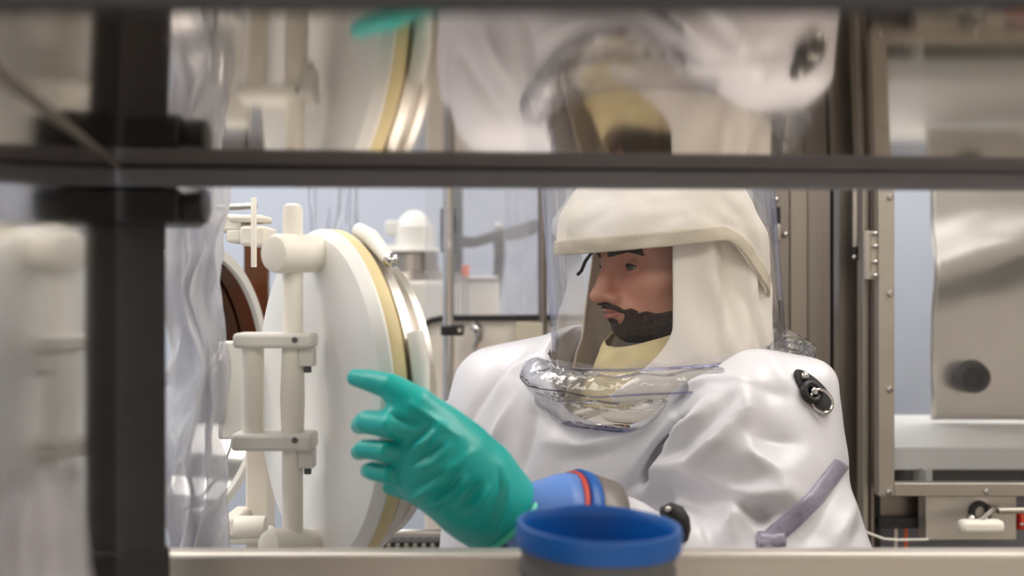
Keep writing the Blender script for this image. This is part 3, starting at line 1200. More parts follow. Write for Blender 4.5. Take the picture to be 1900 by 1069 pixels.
MB().grid(bib_pt, 90, 16, True).build('hood_bib', M_hood, prs, angle=0, solid=0.002)

# ------------------------------------------------------------------ clear visor dome and inflated collar
DA = Vector((-0.075, -0.02, 1)).normalized()
DB = P(1238, 642, 1.25)
rd = 0.1445
prof = [(rd * 1.0, -0.02)] + [(rd * (1 - 0.008 * i / 10), 0.0 + 0.24 * i / 10) for i in range(11)]
for i in range(1, 13):
    a = math.pi / 2 * i / 12
    prof.append((rd * 0.992 * math.cos(a) ** 0.8 if i < 12 else 0, 0.24 + 0.085 * math.sin(a)))
MB().lathe(prof, DB, DA, 96, xdir=(1, 0, 0)).build('visor_dome', M_dome, prs, angle=0)


def crumple(amp, s):
    def w(p, a, r, h):
        n = noise.noise_vector(p * s) * amp + noise.noise_vector(p * s * 2.7) * amp * 0.5
        return p + n
    return w


cp = []
# upper roll
for t in np.linspace(-0.5 * math.pi, 0.75 * math.pi, 12):
    cp.append((0.157 + 0.023 * math.cos(t), -0.014 + 0.017 * math.sin(t)))
cp = [(0.1455, 0.012)] + cp[::-1]
# lower roll
for t in np.linspace(0.45 * math.pi, -0.6 * math.pi, 10):
    cp.append((0.153 + 0.016 * math.cos(t), -0.044 + 0.015 * math.sin(t)))
col = MB().lathe(cp, CC + CN * 0.022, CN, 140, wob=crumple(0.0065, 26)).build('inflated_collar', M_coll, prs, angle=0)
MB().tube([DB + (Vector((math.cos(t), math.sin(t), 0)) - DA * Vector((math.cos(t), math.sin(t), 0)).dot(DA)).normalized() * (rd + .0015) - DA * 0.012
           for t in np.linspace(0, 2 * math.pi, 80, endpoint=False)], 0.0016, 8, True).build('welded_seam', M_seam, col)


def ring_about(c, ax, r, n=90, wob=0.0):
    x = Vector((1, 0, 0))
    x = (x - ax * x.dot(ax)).normalized()
    y = ax.cross(x)
    out = []
    for k in range(n):
        a = 2 * math.pi * k / n
        p = c + x * r * math.cos(a) + y * r * math.sin(a)
        out.append(p + noise.noise_vector(p * 18) * wob)
    return out


MB().tube(ring_about(CC + CN * 0.022 - CN * 0.015, CN, 0.1815, wob=0.004), 0.0011, 6, True).build('welded_seam', M_seam, col)
MB().tube(ring_about(CC + CN * 0.022 - CN * 0.060, CN, 0.155, wob=0.003), 0.003, 8, True).build('welded_seam', M_seam, col)
# hose inside, behind the neck
MB().tube([P(1418, 560, 1.30), P(1420, 590, 1.30), P(1428, 622, 1.30), P(1430, 655, 1.30)], 0.008, 12).build('air_hose', M_grey, prs)

# ------------------------------------------------------------------ gloved left hand
HD = 0.88


def H(px, py, dd=0.0):
    return P(px, py, HD + dd)


fing = [
    # index, middle, ring, little : knuckle, middle joint, last joint, tip
    ([H(780, 800, -.004), H(724, 788, -.012), H(682, 783, .004), H(668, 788, .028)], [0.0130, 0.0115, 0.0108, 0.0088]),
    ([H(770, 845, .000), H(716, 836, -.008), H(676, 834, .008), H(666, 838, .026)], [0.0108, 0.0094, 0.0088, 0.0072]),
    ([H(770, 890, .008), H(724, 880, .000), H(692, 874, .012), H(683, 874, .028)], [0.0105, 0.0090, 0.0084, 0.0068]),
    ([H(790, 922, .022), H(752, 910, .020), H(728, 903, .034), H(722, 904, .048)], [0.0100, 0.0086, 0.0078, 0.0064]),
]
thumb = ([H(815, 800, .006), H(775, 752, -.004), H(724, 717, .002), H(688, 707, .010), H(660, 701, .020)], [0.0190, 0.0160, 0.0120, 0.0100, 0.0078])
WR = H(925, 948, .030)


def glove_sdf(p):
    d = d_cap(p, H(800, 815, .010), H(880, 885, .022), 0.030, 0.031)
    d = smin(d, d_cap(p, H(790, 880, .016), H(875, 930, .026), 0.026, 0.028), 0.03)
    d = smin(d, d_cap(p, H(840, 860, .016), WR, 0.034, 0.029), 0.03)
    d = smin(d, d_cap(p, H(902, 890, .026), H(940, 925, .034), 0.018, 0.0215), 0.025)
    d = smin(d, d_cap(p, H(870, 945, .028), H(906, 972, .034), 0.018, 0.0215), 0.025)
    for (pt, rr) in fing:
        d = smin(d, d_chain(p, pt, rr), 0.004)
    d = smin(d, d_chain(p, thumb[0], thumb[1]), 0.016)
    # open cuff: cut square
    ax = V3((WR - H(840, 860, .016)).normalized())
    d = smax(d, (p - V3(H(940, 962, .033))) @ ax, 0.004)
    return d


gv, gf = surface_net(glove_sdf, H(635, 670, 0) - Vector((0, .09, .26)), H(1010, 660, 0) + Vector((0, .14, .02)), 0.0019)
GB = bvh_of(gv, gf)
C3 = lambda *pp: [(620 + x / 2.813, 660 + y / 2.813) for (x, y) in pp]
gst = [
    (C3((400, 755), (500, 690), (600, 600)), 0.0026, 0.0022, 2),
    (C3((490, 790), (580, 740), (680, 640)), 0.0034, 0.0026, 2),
    (C3((520, 745), (610, 690), (640, 640)), -0.0026, 0.003, 2),
    (C3((560, 800), (640, 760), (720, 680)), -0.0020, 0.003, 2),
    (C3((690, 820), (750, 760), (800, 690)), 0.0036, 0.0026, 2),
    (C3((640, 800), (700, 750), (760, 680)), -0.0022, 0.003, 2),
    (C3((430, 590), (520, 560), (600, 470)), 0.0022, 0.0028, 2),
    (C3((420, 560), (470, 520), (540, 470)), -0.0022, 0.0026, 2),
    (C3((410, 490), (490, 440), (560, 360)), 0.0026, 0.003, 2),
    (C3((380, 470), (440, 430), (490, 380)), -0.0022, 0.0026, 2),
    (C3((540, 600), (640, 570), (720, 500)), 0.0018, 0.003, 2),
    (C3((420, 690), (500, 650), (560, 610)), -0.0018, 0.0026, 2),
    (C3((860, 600), (870, 700), (800, 880)), -0.0018, 0.003, 2),
    (C3((910, 650), (900, 760), (830, 930)), 0.0022, 0.003, 2),
    (C3((480, 800), (560, 790), (640, 760)), 0.0018, 0.002, 2),
    (C3((300, 300), (370, 350), (430, 360)), -0.0025, 0.0026, 2),
    (C3((250, 340), (290, 400), (290, 460)), 0.0014, 0.002, 2),
    (C3((240, 500), (270, 540), (270, 580)), 0.0012, 0.002, 2),
    (C3((400, 250), (500, 320), (640, 420)), 0.0016, 0.0035, 2),
]
gv = sculpt(gv, gf, GB, [(a, b * 2.0, c * 0.95, 1.3) for (a, b, c, e) in gst])
nz = npnoise(gv @ np.array([[1, 0, 0], [0, 1, 0], [0.6, 0, 1]]), 150, 8)
gv = gv + vnormals(gv, gf) * (0.0007 * nz)[:, None]
glove = link_mesh('glove', np_mesh('glove', gv, gf), M_teal, prs, angle=0)
axg = (WR - H(840, 860, .016)).normalized()
ce = H(934, 957, .032)
# rolled cuff edge
xg = Vector((0.72, 0, 0.69))
xg = (xg - axg * xg.dot(axg)).normalized()
yg = axg.cross(xg)


def cuffring(off, rx, ry, n=48, wob=0.0015):
    out = []
    for k_ in range(n):
        a = 2 * math.pi * k_ / n
        p = ce + axg * off + xg * rx * math.cos(a) + yg * ry * math.sin(a)
        out.append(p + noise.noise_vector(p * 40) * wob)
    return out


MB().tube(cuffring(0.0055, 0.0365, 0.0325), 0.0032, 8, True).build('rolled_cuff', M_tealc, glove)
# blue inner sleeve, rings and grey band between glove and suit sleeve
WE = Vector(WRI)
a0 = ce - axg * 0.012
sl = MB()
prof = [(0.021, 0), (0.024, 0.02), (0.036, 0.05), (0.050, 0.085), (0.0545, 0.097)]
cu_ax = (WE + Vector((0.012, 0.008, 0.0)) - a0).normalized()
Lc = (WE - a0).length


def wobc(p, a, r, h):
    return p + noise.noise_vector(p * 45) * 0.0025


R_c = 0.0565
sc_ = Lc / 0.105
prof = [(0.021, 0), (0.024, 0.016 * sc_), (0.033, 0.034 * sc_), (0.046, 0.055 * sc_), (0.053, 0.070 * sc_)]
cuff = sl.lathe(prof, a0, cu_ax, 48, wob=wobc).build('inner_cuff', M_lblue, prs, angle=0, solid=0.001)
for (nm, h0, h1, rr, mm) in (('red_ring', 0.068, 0.074, 0.0545, M_red), ('blue_ring', 0.074, 0.087, 0.058, M_blue),
                             ('grey_band', 0.087, 0.116, 0.0575, M_greyb)):
    MB().lathe([(rr - .006, h0 * sc_), (rr - .001, h0 * sc_), (rr, h0 * sc_ + .0015), (rr, h1 * sc_ - .0015), (rr - .001, h1 * sc_), (rr - .006, h1 * sc_)],
               a0, cu_ax, 56, closed=True).build(nm, mm, cuff)
# dark undersleeve below the glove cuff
MB().tube([H(915, 995, .045), H(930, 990, .05), H(950, 985, .06)], [0.011, 0.017, 0.015], 16).build('inner_glove', M_navy, prs)
# black buckle strap on the forearm behind the bucket
kl = MB().tube([P(1226, 948, .935), P(1240, 949, .932), P(1251, 956, .93), P(1258, 968, .928), P(1261, 984, .928), P(1261, 1000, .928), P(1258, 1008, .928)], [0.004, 0.009, 0.0115, 0.0115, 0.0105, 0.008, 0.003], 20).build('strap_buckle', M_rub, suit)
MB().tube([P(1262, 1000, .926), P(1266, 1012, .926), P(1268, 1022, .926)], 0.0022, 6).build('strap_end', M_rub, kl)
MB().sphere(P(1240, 945, .922), 0.003, 12).build('rivet', M_chrome, kl)

# ================================================================== WHITE PORT DOOR (round, seen at a slant)
DD = 1.06
DN = Vector((-0.84, -0.543, 0)).normalized()
DE = Vector((0.543, -0.84, 0)).normalized()
Dc = Vector((-0.1836 * DD - 0.017, DD, P(0, 737, DD).z))
RD = 0.169 * DD
door = thing('round_port_door', 'thick round white transfer port door standing open, grip pipe on its left face', 'port door', (Dc.x, Dc.y, Dc.z - RD))
MB().lathe([(0, 0.0), (RD * .45, 0.0), (RD * .5, 0.004), (RD * .86, 0.004), (RD * .95, 0.002), (RD * .985, -0.004), (RD, -0.007), (RD, -0.009), (RD * .97, -0.012), (0, -0.012)],
           Dc, DN, 112).build('disc', M_white, door, angle=30)
MB().lathe([(RD * .9, -0.010), (RD * 0.99, -0.010), (RD * 1.0, -0.013), (RD * 1.0, -0.021), (RD * .985, -0.024), (RD * .9, -0.024)], Dc, DN, 112, closed=True).build('gasket', M_gask, door)
dr = MB().lathe([(RD * .4, -0.022), (RD * .92, -0.022), (RD * .92, -0.028), (RD * .95, -0.030), (RD * .95, -0.040), (RD * .86, -0.043), (RD * .84, -0.055), (RD * .86, -0.058), (RD * .86, -0.066),
                (RD * .8, -0.07), (0, -0.07)], Dc, DN, 96).build('rear_flange', M_brushh, door, angle=30)
# toggle clamps on the rear flange
for ang in (62, 8):
    a = R(ang)
    rad = DE * math.cos(a) + Vector((0, 0, 1)) * math.sin(a)
    tan = -DE * math.sin(a) + Vector((0, 0, 1)) * math.cos(a)
    c0 = Dc + rad * RD * .95 - DN * 0.036
    cb = MB().tube([c0 + tan * 0.05 + rad * .004, c0 + tan * 0.02 + rad * .010, c0 - tan * 0.03 + rad * .008], [0.008, 0.009, 0.007], 14).build('clamp_lever', M_white, dr)
    MB().sphere(c0 - tan * 0.034 + rad * .010, 0.008, 16).build('clamp_pivot', M_chrome, cb)

dq = DD - 0.045
# stubs
MB().cyl(P(618, 470, DD + .0), P(504, 471, dq - .03), 36 / F * dq, 36, ends=0.008).build('pipe_socket', M_ivory, door)
MB().cyl(P(612, 1010, DD + .0), P(494, 1012, dq - .03), 30 / F * dq, 36, ends=0.008).build('pipe_socket', M_ivory, door)
MB().lathe([(0, P(0, 1020, dq).z), (0.0105, P(0, 1020, dq).z), (0.0105, P(0, 840, dq).z), (0.0125, P(0, 740, dq).z), (0.0105, P(0, 640, dq).z), (0.0102, P(0, 392, dq).z),
            (0.0090, P(0, 382, dq).z), (0.005, P(0, 378, dq).z), (0, P(0, 377, dq).z)], (P(543, 0, dq).x, dq, 0), (0, 0, 1), 32).build('grip_pipe', M_ivory, door)
MB().cyl(P(469, 812, dq), P(469, 632, dq), 0.0112, 28).build('short_pipe', M_ivory, door)
for (y0, y1, xl) in ((617, 645, 440), (801, 833, 436)):
    c0, c1 = P(xl, y1, dq), P(585, y0, dq)
    br = MB().box((c0.x, dq - 0.019, c0.z), (c1.x, dq + 0.019, c1.z)).build('bracket', M_whitep, door, bevel=0.004)
    q = P(547, (y0 + y1) / 2, dq - .019)
    MB().cyl(q, q + Vector((0, -0.0015, 0)), 0.003, 12).build('screw', M_grey, br)
    q = P(571, y1 - 1, dq)
    MB().box((q.x - .0075, dq - .010, q.z - .019), (q.x + .0075, dq + .008, q.z)).build('stop_block', M_whitep, br, bevel=0.001)
    MB().cyl(q + Vector((0, 0, -.017)), q + Vector((0, 0, -.026)), 0.0038, 14).build('plunger', M_grey, br)

# ================================================================== TRANSFER PORT RING ON THE LEFT
PD = 1.32
port = thing('transfer_port', 'steel transfer port ring seen edge-on behind the clear curtain, white hinge blocks above and below', 'transfer port', (-0.40, 1.42, -0.33))
PN = Vector((0.968, -0.25, 0)).normalized()
PE = Vector((0.25, 0.968, 0)).normalized()
RP = 0.196
Pc = Vector((P(364, 0, PD + .05).x, PD + 0.05, P(0, 708, PD + .08).z))


def arc_band(a0, a1, rr, h0, h1, th, name, m, parent):
    def fn(u, t):
        a = R(a0 + (a1 - a0) * u)
        q = [(rr, h0), (rr, h1), (rr + th, h1), (rr + th, h0), (rr, h0)][int(round(t * 4))]
        return Pc + PN * q[1] + (PE * math.cos(a) + Vector((0, 0, 1)) * math.sin(a)) * q[0]
    return MB().grid(fn, 90, 5).build(name, m, parent)


arc_band(-4, 184, RP * .90, -.10, -.03, .012, 'amber_reflect_arc', M_amberrefl, port)  # upper half of the steel ring, amber reflection painted on
arc_band(-4, 184, RP * .92, -.03, -.002, .012, 'amber_reflect_arc', M_amberrefl, port)
arc_band(176, 364, RP * .90, -.10, -.03, .012, 'steel_ring', M_chrome, port)
arc_band(176, 364, RP * .92, -.03, -.002, .012, 'steel_ring', M_chrome, port)
MB().lathe([(RP * .925, -0.002), (RP * 1.0, -0.002), (RP * 1.0, 0.006), (RP * .925, 0.006)], Pc, PN, 96, closed=True).build('white_ring', M_whitep, port)
h0 = MB().box(P(398, 430, 1.20), P(447, 397, 1.20) + Vector((0, 0.06, 0))).box(P(424, 412, 1.195), P(489, 398, 1.195) + Vector((0, 0.05, 0))).build('hinge_block', M_ivory, port, bevel=0.004)
MB().box(P(444, 456, 1.19), P(494, 419, 1.19) + Vector((0, 0.06, 0))).box(P(418, 450, 1.20), P(450, 424, 1.20) + Vector((0, 0.05, 0))).build('hinge_knuckle', M_ivory, port, bevel=0.004)
MB().cyl(P(400, 386, 1.18), P(476, 382, 1.18), 0.0042, 18).build('steel_pin', M_chrome, port)
MB().cyl(P(471, 367, 1.165), P(471, 496, 1.165), 0.0034, 14, ends=0.001).build('white_rod', M_ivory, port)
MB().box(P(408, 998, 1.18), P(440, 962, 1.18) + Vector((0, 0.07, 0))).box(P(400, 1012, 1.19), P(492, 992, 1.19) + Vector((0, 0.05, 0))).build('lower_hinge_block', M_ivory, port, bevel=0.004)
MB().cyl(P(436, 978, 1.165), P(494, 978, 1.165), 0.0130, 24, ends=0.003).build('lower_hinge_knuckle', M_ivory, port)
# plate and column
MB().box((P(404, 0, 1.16).x, 1.16, P(0, 816, 1.16).z), (P(452, 0, 1.16).x, 1.185, P(0, 634, 1.16).z)).build('latch_plate', M_whitep, port, bevel=0.003)
MB().box((P(406, 0, 1.155).x, 1.152, P(0, 786, 1.155).z), (P(411, 0, 1.155).x, 1.16, P(0, 668, 1.155).z)).build('latch_slot', M_blk, port)
MB().box((P(455, 0, 1.24).x, 1.24, FLOOR), (P(497, 0, 1.24).x, 1.28, P(0, 832, 1.24).z)).build('support_column', M_cream, port, bevel=0.003)

amb = thing('amber_panel', 'dark amber tinted panel beside the steel port ring, left of the white grip pipe', 'panel', (-0.40, 1.75, FLOOR))
AY = 1.72
MB().box((P(452, 0, AY).x, AY, P(0, 612, AY).z), (P(497, 0, AY).x, AY + .015, P(0, 428, AY).z)).build('pane', M_amber, amb, bevel=0.002)
MB().box((P(452, 0, AY).x, AY - .003, P(0, 622, AY).z), (P(497, 0, AY).x, AY + .02, P(0, 610, AY).z)).build('lower_rail', M_frame, amb, bevel=0.001)
MB().box((P(462, 0, AY).x, AY, FLOOR), (P(490, 0, AY).x, AY + .02, P(0, 621, AY).z)).build('stand', M_brush, amb)


# ================================================================== HANGING CLEAR PLASTIC
def hanging(name, label, x0, x1, y0, y1, d, amp, seed, m, cat='curtain', nfold=5, lean=0.0, depth=0.04):
    def fn(u, t):
        p = P(x0 + (x1 - x0) * u, y0 + (y1 - y0) * t, d)
        T = t
        t = (y1 - y0) / 720 * (t - 1) + 1
        w = math.sin(u * nfold * 2 * math.pi + 2.0 * noise.noise(Vector((u * 2, t * 2.2, seed))) * 2 + seed)
        n1 = noise.noise(Vector((u * 5 + seed, t * 6, seed * 1.7)))
        n2 = noise.noise(Vector((u * 11 + t * 6, t * 9 + seed, 3.1)))
        p.y += depth * 0.5 * w * (0.6 + 0.4 * T) + amp * n1 + amp * 0.6 * n2
        p.x += amp * 0.6 * noise.noise(Vector((u * 3, t * 5, seed + 9)))
        return p
    o = MB().grid(fn, 90, int(110 * max(1, (y1 - y0) / 720))).build(name, m, None, angle=0, solid=0.0006)
    return tag(o, label, cat)


hanging('clear_curtain', 'crumpled clear plastic curtain hanging between the dark post and the white port door', 312, 412, -1655, 1040, 0.965, 0.026, 2.0, M_sheet, nfold=3)
hanging('clear_sheet', 'loose clear plastic sheet with a bright crease hanging above the white disc', 575, 665, -830, 700, 1.55, 0.02, 5.0, M_bag, 'plastic sheet', nfold=2, depth=0.016)

# ================================================================== REAR ISOLATOR WITH CLEAR WINDOW
ID = 2.05
iso = thing('window_isolator', 'cream fronted isolator with a black edged clear window behind the worker', 'isolator', (0.1, ID + .2, FLOOR))
zx = P(0, 592, ID).z
x0i, x1i = P(788, 0, ID).x, P(1435, 0, ID).x
MB().box((x0i, ID, FLOOR), (x1i, ID + .03, zx)).build('front_panel', M_cream, iso, bevel=0.004)
MB().box((x0i, ID + .012, zx), (x1i, ID + .018, 0.62)).build('window_pane', M_pane2, iso, smooth=False)
MB().tube([P(776, 625, ID - .01), P(783, 607, ID - .01), P(797, 595, ID - .01), P(822, 590, ID - .01), P(900, 590, ID - .01), P(1010, 589, ID - .01), P(1435, 588, ID - .01)], 0.006, 10).build('window_gasket', M_rub, iso)
MB().cyl(P(1007, -20, ID - .02), P(1007, 1000, ID - .02), 0.0095, 16).build('side_bar', M_brushd, iso)
hk = MB().tube([P(880, 605, ID - .03), P(888, 612, ID - .04), P(889, 628, ID - .04), P(882, 640, ID - .03), P(881, 655, ID - .03)], [0.011, 0.012, 0.009, 0.006, 0.006], 12).build('cabin_hook', M_chrome, iso)
pl = MB().box((P(957, 0, ID).x, ID - .03, P(0, 643, ID).z), (P(1008, 0, ID).x, ID, P(0, 597, ID).z)).build('cover_plate', M_beige, iso, bevel=0.003)
for (a, b) in ((962, 602), (1002, 602), (962, 638), (1002, 638)):
    MB().cyl(P(a, b, ID - .03), P(a, b, ID - .034), 0.0018, 10).build('screw', M_chrome, pl)
MB().box((P(955, 0, ID).x, ID - .02, P(0, 660, ID).z), (P(1040, 0, ID).x, ID, P(0, 645, ID).z)).build('dark_ledge', M_grey, iso, bevel=0.002)
MB().box((P(884, 0, ID).x, ID - .03, P(0, 668, ID).z), (P(898, 0, ID).x, ID, P(0, 656, ID).z)).build('orange_tab', M_orange, iso, bevel=0.002)
MB().box((x0i, ID + .03, FLOOR), (x1i, 2.75, P(0, 560, 2.5).z - .05)).build('cabinet_body', M_cream, iso, bevel=0.004)

rod = thing('support_rod', 'vertical polished steel rod with a black clamp in front of the cream isolator', 'rod', P(832, 534, 1.97) * 1.0 + Vector((0, 0, FLOOR - P(832, 534, 1.97).z)))
MB().cyl((P(832, 0, 1.97).x, 1.97, FLOOR), (P(832, 0, 1.97).x, 1.97, CEIL), 0.0115, 24).build('rod', M_chrome, rod)
MB().box((P(818, 0, 1.95).x, 1.945, P(0, 623, 1.95).z), (P(860, 0, 1.95).x, 1.99, P(0, 604, 1.95).z)).build('black_clamp', M_blk, rod, bevel=0.003)
MB().cyl(P(853, 613, 1.945), P(853, 613, 1.938), 0.004, 12).build('clamp_screw', M_chrome, rod)
MB().cyl(P(832, 468, 1.97), P(832, 388, 1.97), 0.0165, 20).build('clear_sleeve', M_coll, rod)

# things seen through the rear window
zt = P(0, 560, 2.5).z - .05
mach = thing('domed_white_machine', 'white machine with a round dome cap standing behind the rear window', 'machine', (P(775, 0, 2.5).x, 2.5, zt))
mx_, my_ = P(775, 0, 2.5).x, 2.42
mz = lambda y: P(0, y, 2.5).z
MB().lathe([(0, mz(395)), (0.016, mz(397)), (0.034, mz(408)), (0.041, mz(421))], (mx_ - .0, my_, 0), (0, 0, 1), 32).build('dome_cap', M_white, mach)
MB().lathe([(0.044, mz(421)), (0.049, mz(424)), (0.05, mz(462)), (0.07, mz(464)), (0.072, mz(470)), (0, mz(470))], (mx_, my_, 0), (0, 0, 1), 32).build('drum', M_white, mach)
MB().lathe([(0.055, mz(470)), (0.06, mz(505)), (0.11, mz(508)), (0.115, mz(522)), (0, mz(522))], (mx_, my_, 0), (0, 0, 1), 32).build('neck', M_brush, mach)
MB().box((mx_ - .13, my_ - .12, zt), (mx_ + .095, my_ + .11, mz(522))).build('base', M_whitep, mach, bevel=0.008)
MB().box((P(718, 0, 2.42).x, my_ - .03, mz(440)), (P(742, 0, 2.42).x, my_ + .02, mz(415))).box((P(718, 0, 2.42).x, my_ - .025, mz(470)), (P(742, 0, 2.42).x, my_ + .02, mz(458))).build('side_lug', M_white, mach, bevel=0.004)

std = thing('black_stand', 'black angled stand arm behind the rear window, right of the steel rod', 'stand', (P(850, 0, 2.7).x, 2.7, zt))
MB().cyl((P(848, 0, 2.7).x, 2.7, zt), (P(848, 0, 2.7).x, 2.7, P(0, 345, 2.7).z), 0.016, 16).build('upright', M_blk, std)
MB().tube([P(835, 448, 2.66), P(880, 450, 2.66), P(920, 438, 2.66), P(960, 432, 2.66), P(1000, 418, 2.66)], [0.018, 0.014, 0.014, 0.02, 0.018], 14).build('arm', M_blk, std)
MB().tube([P(925, 440, 2.66), P(928, 470, 2.66), P(920, 560, 2.66)], [0.016, 0.016, 0.010], 12).build('drop_bar', M_rub, std)
MB().sphere(P(925, 420, 2.63), 0.011, 16).build('chrome_knob', M_chrome, std)
tb = thing('orange_capped_tube', 'clear tube with an orange cap behind the rear window', 'tube', (P(864, 0, 2.45).x, 2.45, zt))
MB().cyl(P(864, 514, 2.45), P(864, 492, 2.45), 0.0095, 18, ends=0.001).build('cap', M_orange, tb)
MB().cyl((P(864, 0, 2.45).x, 2.45, zt), P(864, 514, 2.45), 0.0075, 18).build('tube_body', M_coll, tb)
bx_ = thing('grey_equipment_case', 'low pale grey case behind the rear window under the orange cap', 'case', (P(920, 0, 2.5).x, 2.5, zt))
MB().box((P(845, 0, 2.5).x, 2.56, zt), (P(925, 0, 2.5).x, 2.64, P(0, 512, 2.5).z)).build('case', M_whitep, bx_, bevel=0.006)
MB().box((P(845, 0, 2.5).x, 2.554, P(0, 522, 2.5).z), (P(925, 0, 2.5).x, 2.56, P(0, 516, 2.5).z)).build('lid_line', M_grey, bx_)
hanging('clear_bag', 'cone of clear gathered plastic hanging behind the rear window beside the visor', 935, 1005, 350, 590, 2.25, 0.02, 8.0, M_bag, 'plastic bag', nfold=2, depth=0.02)

# ================================================================== RIGHT STEEL CABINET WITH WINDOW DOOR
CDp = 1.58
cab = thing('steel_window_cabinet', 'tall brushed steel isolator cabinet with a riveted window door right of the worker', 'cabinet', (0.75, 1.9, FLOOR))
TOP = 0.95


def panel(x0, x1, d, name, m, parent, th=0.03, z0=FLOOR, z1=TOP, bevel=0.001):
    return MB().box((P(x0, 0, d).x, d, z0), (P(x1, 0, d).x, d + th, z1)).build(name, m, parent, bevel=bevel)


cp1 = panel(1405, 1465, 1.66, 'front_column', M_brushd, cab)
panel(1466, 1500, 1.665, 'front_column', M_brush, cab)
panel(1500, 1541, 1.66, 'front_column', M_brushd, cab)
panel(1540, 1558, 1.72, 'black_seam', M_rub, cab)
panel(1557, 1604, 1.68, 'inner_column', M_brushd, cab)
panel(1602, 1611, 1.62, 'edge_strip', M_frame, cab)
panel(1610, 1634, 1.65, 'black_seam', M_rub, cab)
panel(1616, 1622, 1.63, 'edge_strip', M_brush, cab)
for (a, b) in ((1440, 370), (1457, 435)):
    MB().sphere(P(a, b, 1.655), 0.005, 14).build('bolt', M_chrome, cp1)
MB().box(P(1441, 448, 1.64), P(1450, 415, 1.64) + Vector((0, .02, 0))).build('pull', M_frame, cp1, bevel=0.003)
MB().box(P(1438, 418, 1.65), P(1449, 383, 1.65) + Vector((0, .02, 0))).build('pull_plate', M_blk, cp1, bevel=0.002)
st = MB().cyl(P(1587, 330, 1.63), P(1587, 458, 1.63), 0.0050, 16).build('gas_strut', M_frame, cab)
MB().cyl(P(1587, 456, 1.63), P(1587, 482, 1.63), 0.0048, 14).build('strut_end', M_blk, st)
MB().sphere(P(1585, 477, 1.62), 0.004, 12).build('ball_joint', M_chrome, st)
hg = MB().cyl(P(1609, 519, 1.59), P(1609, 429, 1.59), 0.007, 18).box(P(1609, 519, 1.585), P(1633, 429, 1.585) + Vector((0, .006, 0))).build('hinge', M_frame, cab, bevel=0.001)
for yy in (433, 457, 486, 511):
    MB().sphere(P(1624, yy, 1.583), 0.0042, 12).build('rivet', M_chrome, hg)
# window door
wd = thing('x', 'x', 'x')
bpy.data.objects.remove(wd)
zb0, zb1 = P(0, 921, CDp).z, P(0, 897, CDp).z
fx0, fx1, fx2 = P(1630, 0, CDp).x, P(1660, 0, CDp).x, 1.55
wdoor = MB().box((fx0, CDp, zb0), (fx1, CDp + .02, 0.62)).box((fx1, CDp, zb0), (fx2, CDp + .02, zb1)).box((fx1, CDp, 0.55), (fx2, CDp + .02, 0.62)) \
    .box((fx2 - .04, CDp, zb1), (fx2, CDp + .02, 0.55)).build('window_door', M_frame, cab, bevel=0.0012)
for (a, b) in ((1651, 366), (1651, 545), (1650, 723), (1649, 914), (1830, 912), (1651, 190), (2010, 911)):
    MB().lathe([(0, -.005), (0.0032, -.005), (0.0048, -.003), (0.0052, 0.0), (0.0, 0.0)], P(a, b, CDp), (0, 1, 0), 16).build('bolt', M_chrome, wdoor)
MB().box((fx1, CDp + .008, zb1), (fx2 - .04, CDp + .013, 0.55)).build('window_pane', M_pane, wdoor, smooth=False)
# chamber behind the window
chx0, chz0 = P(1725, 0, 1.92).x, P(0, 778, 1.92).z


def plate_pt(u, t):
    x, z = chx0 + (1.9 - chx0) * u, chz0 + (0.75 - chz0) * t
    w = -0.018 * math.exp(-((z - 0.045 - 0.25 * (x - 0.85)) / 0.055) ** 2) + 0.012 * noise.noise(Vector((x * 3.1 + 1.0, z * 6.5 + 2.2, 0.4))) + 0.003 * noise.noise(Vector((x * 9, z * 13, 3.0)))
    return Vector((x, 1.915 + w, z))


ch = MB().grid(plate_pt, 110, 90).build('chamber_back', M_chback, cab, angle=0, solid=0.004)
tr0 = P(0, 830, 1.62).z
MB().box((P(1655, 0, 1.63).x, 1.63, P(0, 873, 1.63).z), (1.85, 2.04, P(0, 829, 1.63).z)).build('chamber_tray', M_white, cab, bevel=0.003)
MB().box((P(1655, 0, 1.66).x, 1.66, zb0 - .01), (1.85, 1.68, P(0, 873, 1.63).z)).build('under_tray', M_rub, cab)
MB().box((P(1713, 0, 1.62).x, 1.61, zb0), (P(1725, 0, 1.62).x, 1.66, P(0, 870, 1.62).z)).build('tray_foot', M_whitep, cab)
pp = MB().lathe([(0.0, -.020), (0.017, -.020), (0.019, -.046), (0.022, -.049), (0.026, -.046), (0.030, -.03), (0.033, 0.02)], P(1802, 698, 1.915), (0.30, 1, 0), 32).build('port_plug', M_rub, ch)
# lower part
MB().box((P(1630, 0, 1.66).x, 1.66, P(0, 975, 1.66).z), (P(1718, 0, 1.66).x, 1.68, P(0, 921, 1.66).z)).build('lower_panel', M_brush, cab, bevel=0.001)
MB().box((P(1625, 0, 1.65).x, 1.64, P(0, 978, 1.65).z), (P(1712, 0, 1.65).x, 1.66, P(0, 960, 1.65).z)).build('lower_ledge', M_dark, cab, bevel=0.002)
lp = MB().box((P(1718, 0, 1.6).x, 1.60, P(0, 1002, 1.6).z), (P(1886, 0, 1.6).x, 1.63, P(0, 921, 1.6).z)).build('latch_plate', M_brushh, cab, bevel=0.001)
lv = MB().tube([P(1820, 966, 1.55), P(1832, 955, 1.56), P(1842, 946, 1.57), P(1848, 944, 1.585), P(1846, 945, 1.6)], [0.0045, 0.004, 0.0055, 0.0065, 0.0065], 12).build('latch_lever', M_chrome, lp)
MB().box(P(1785, 992, 1.54), P(1867, 967, 1.54) + Vector((0, .022, 0))).build('latch_grip', M_ivory, lv, bevel=0.007)
MB().sphere(P(1803, 963, 1.56), 0.007, 14).build('knob', M_chrome, lp)
MB().cyl(P(1852, 948, 1.57), P(1960, 946, 1.57), 0.005, 14).build('pull_rod', M_frame, lp)
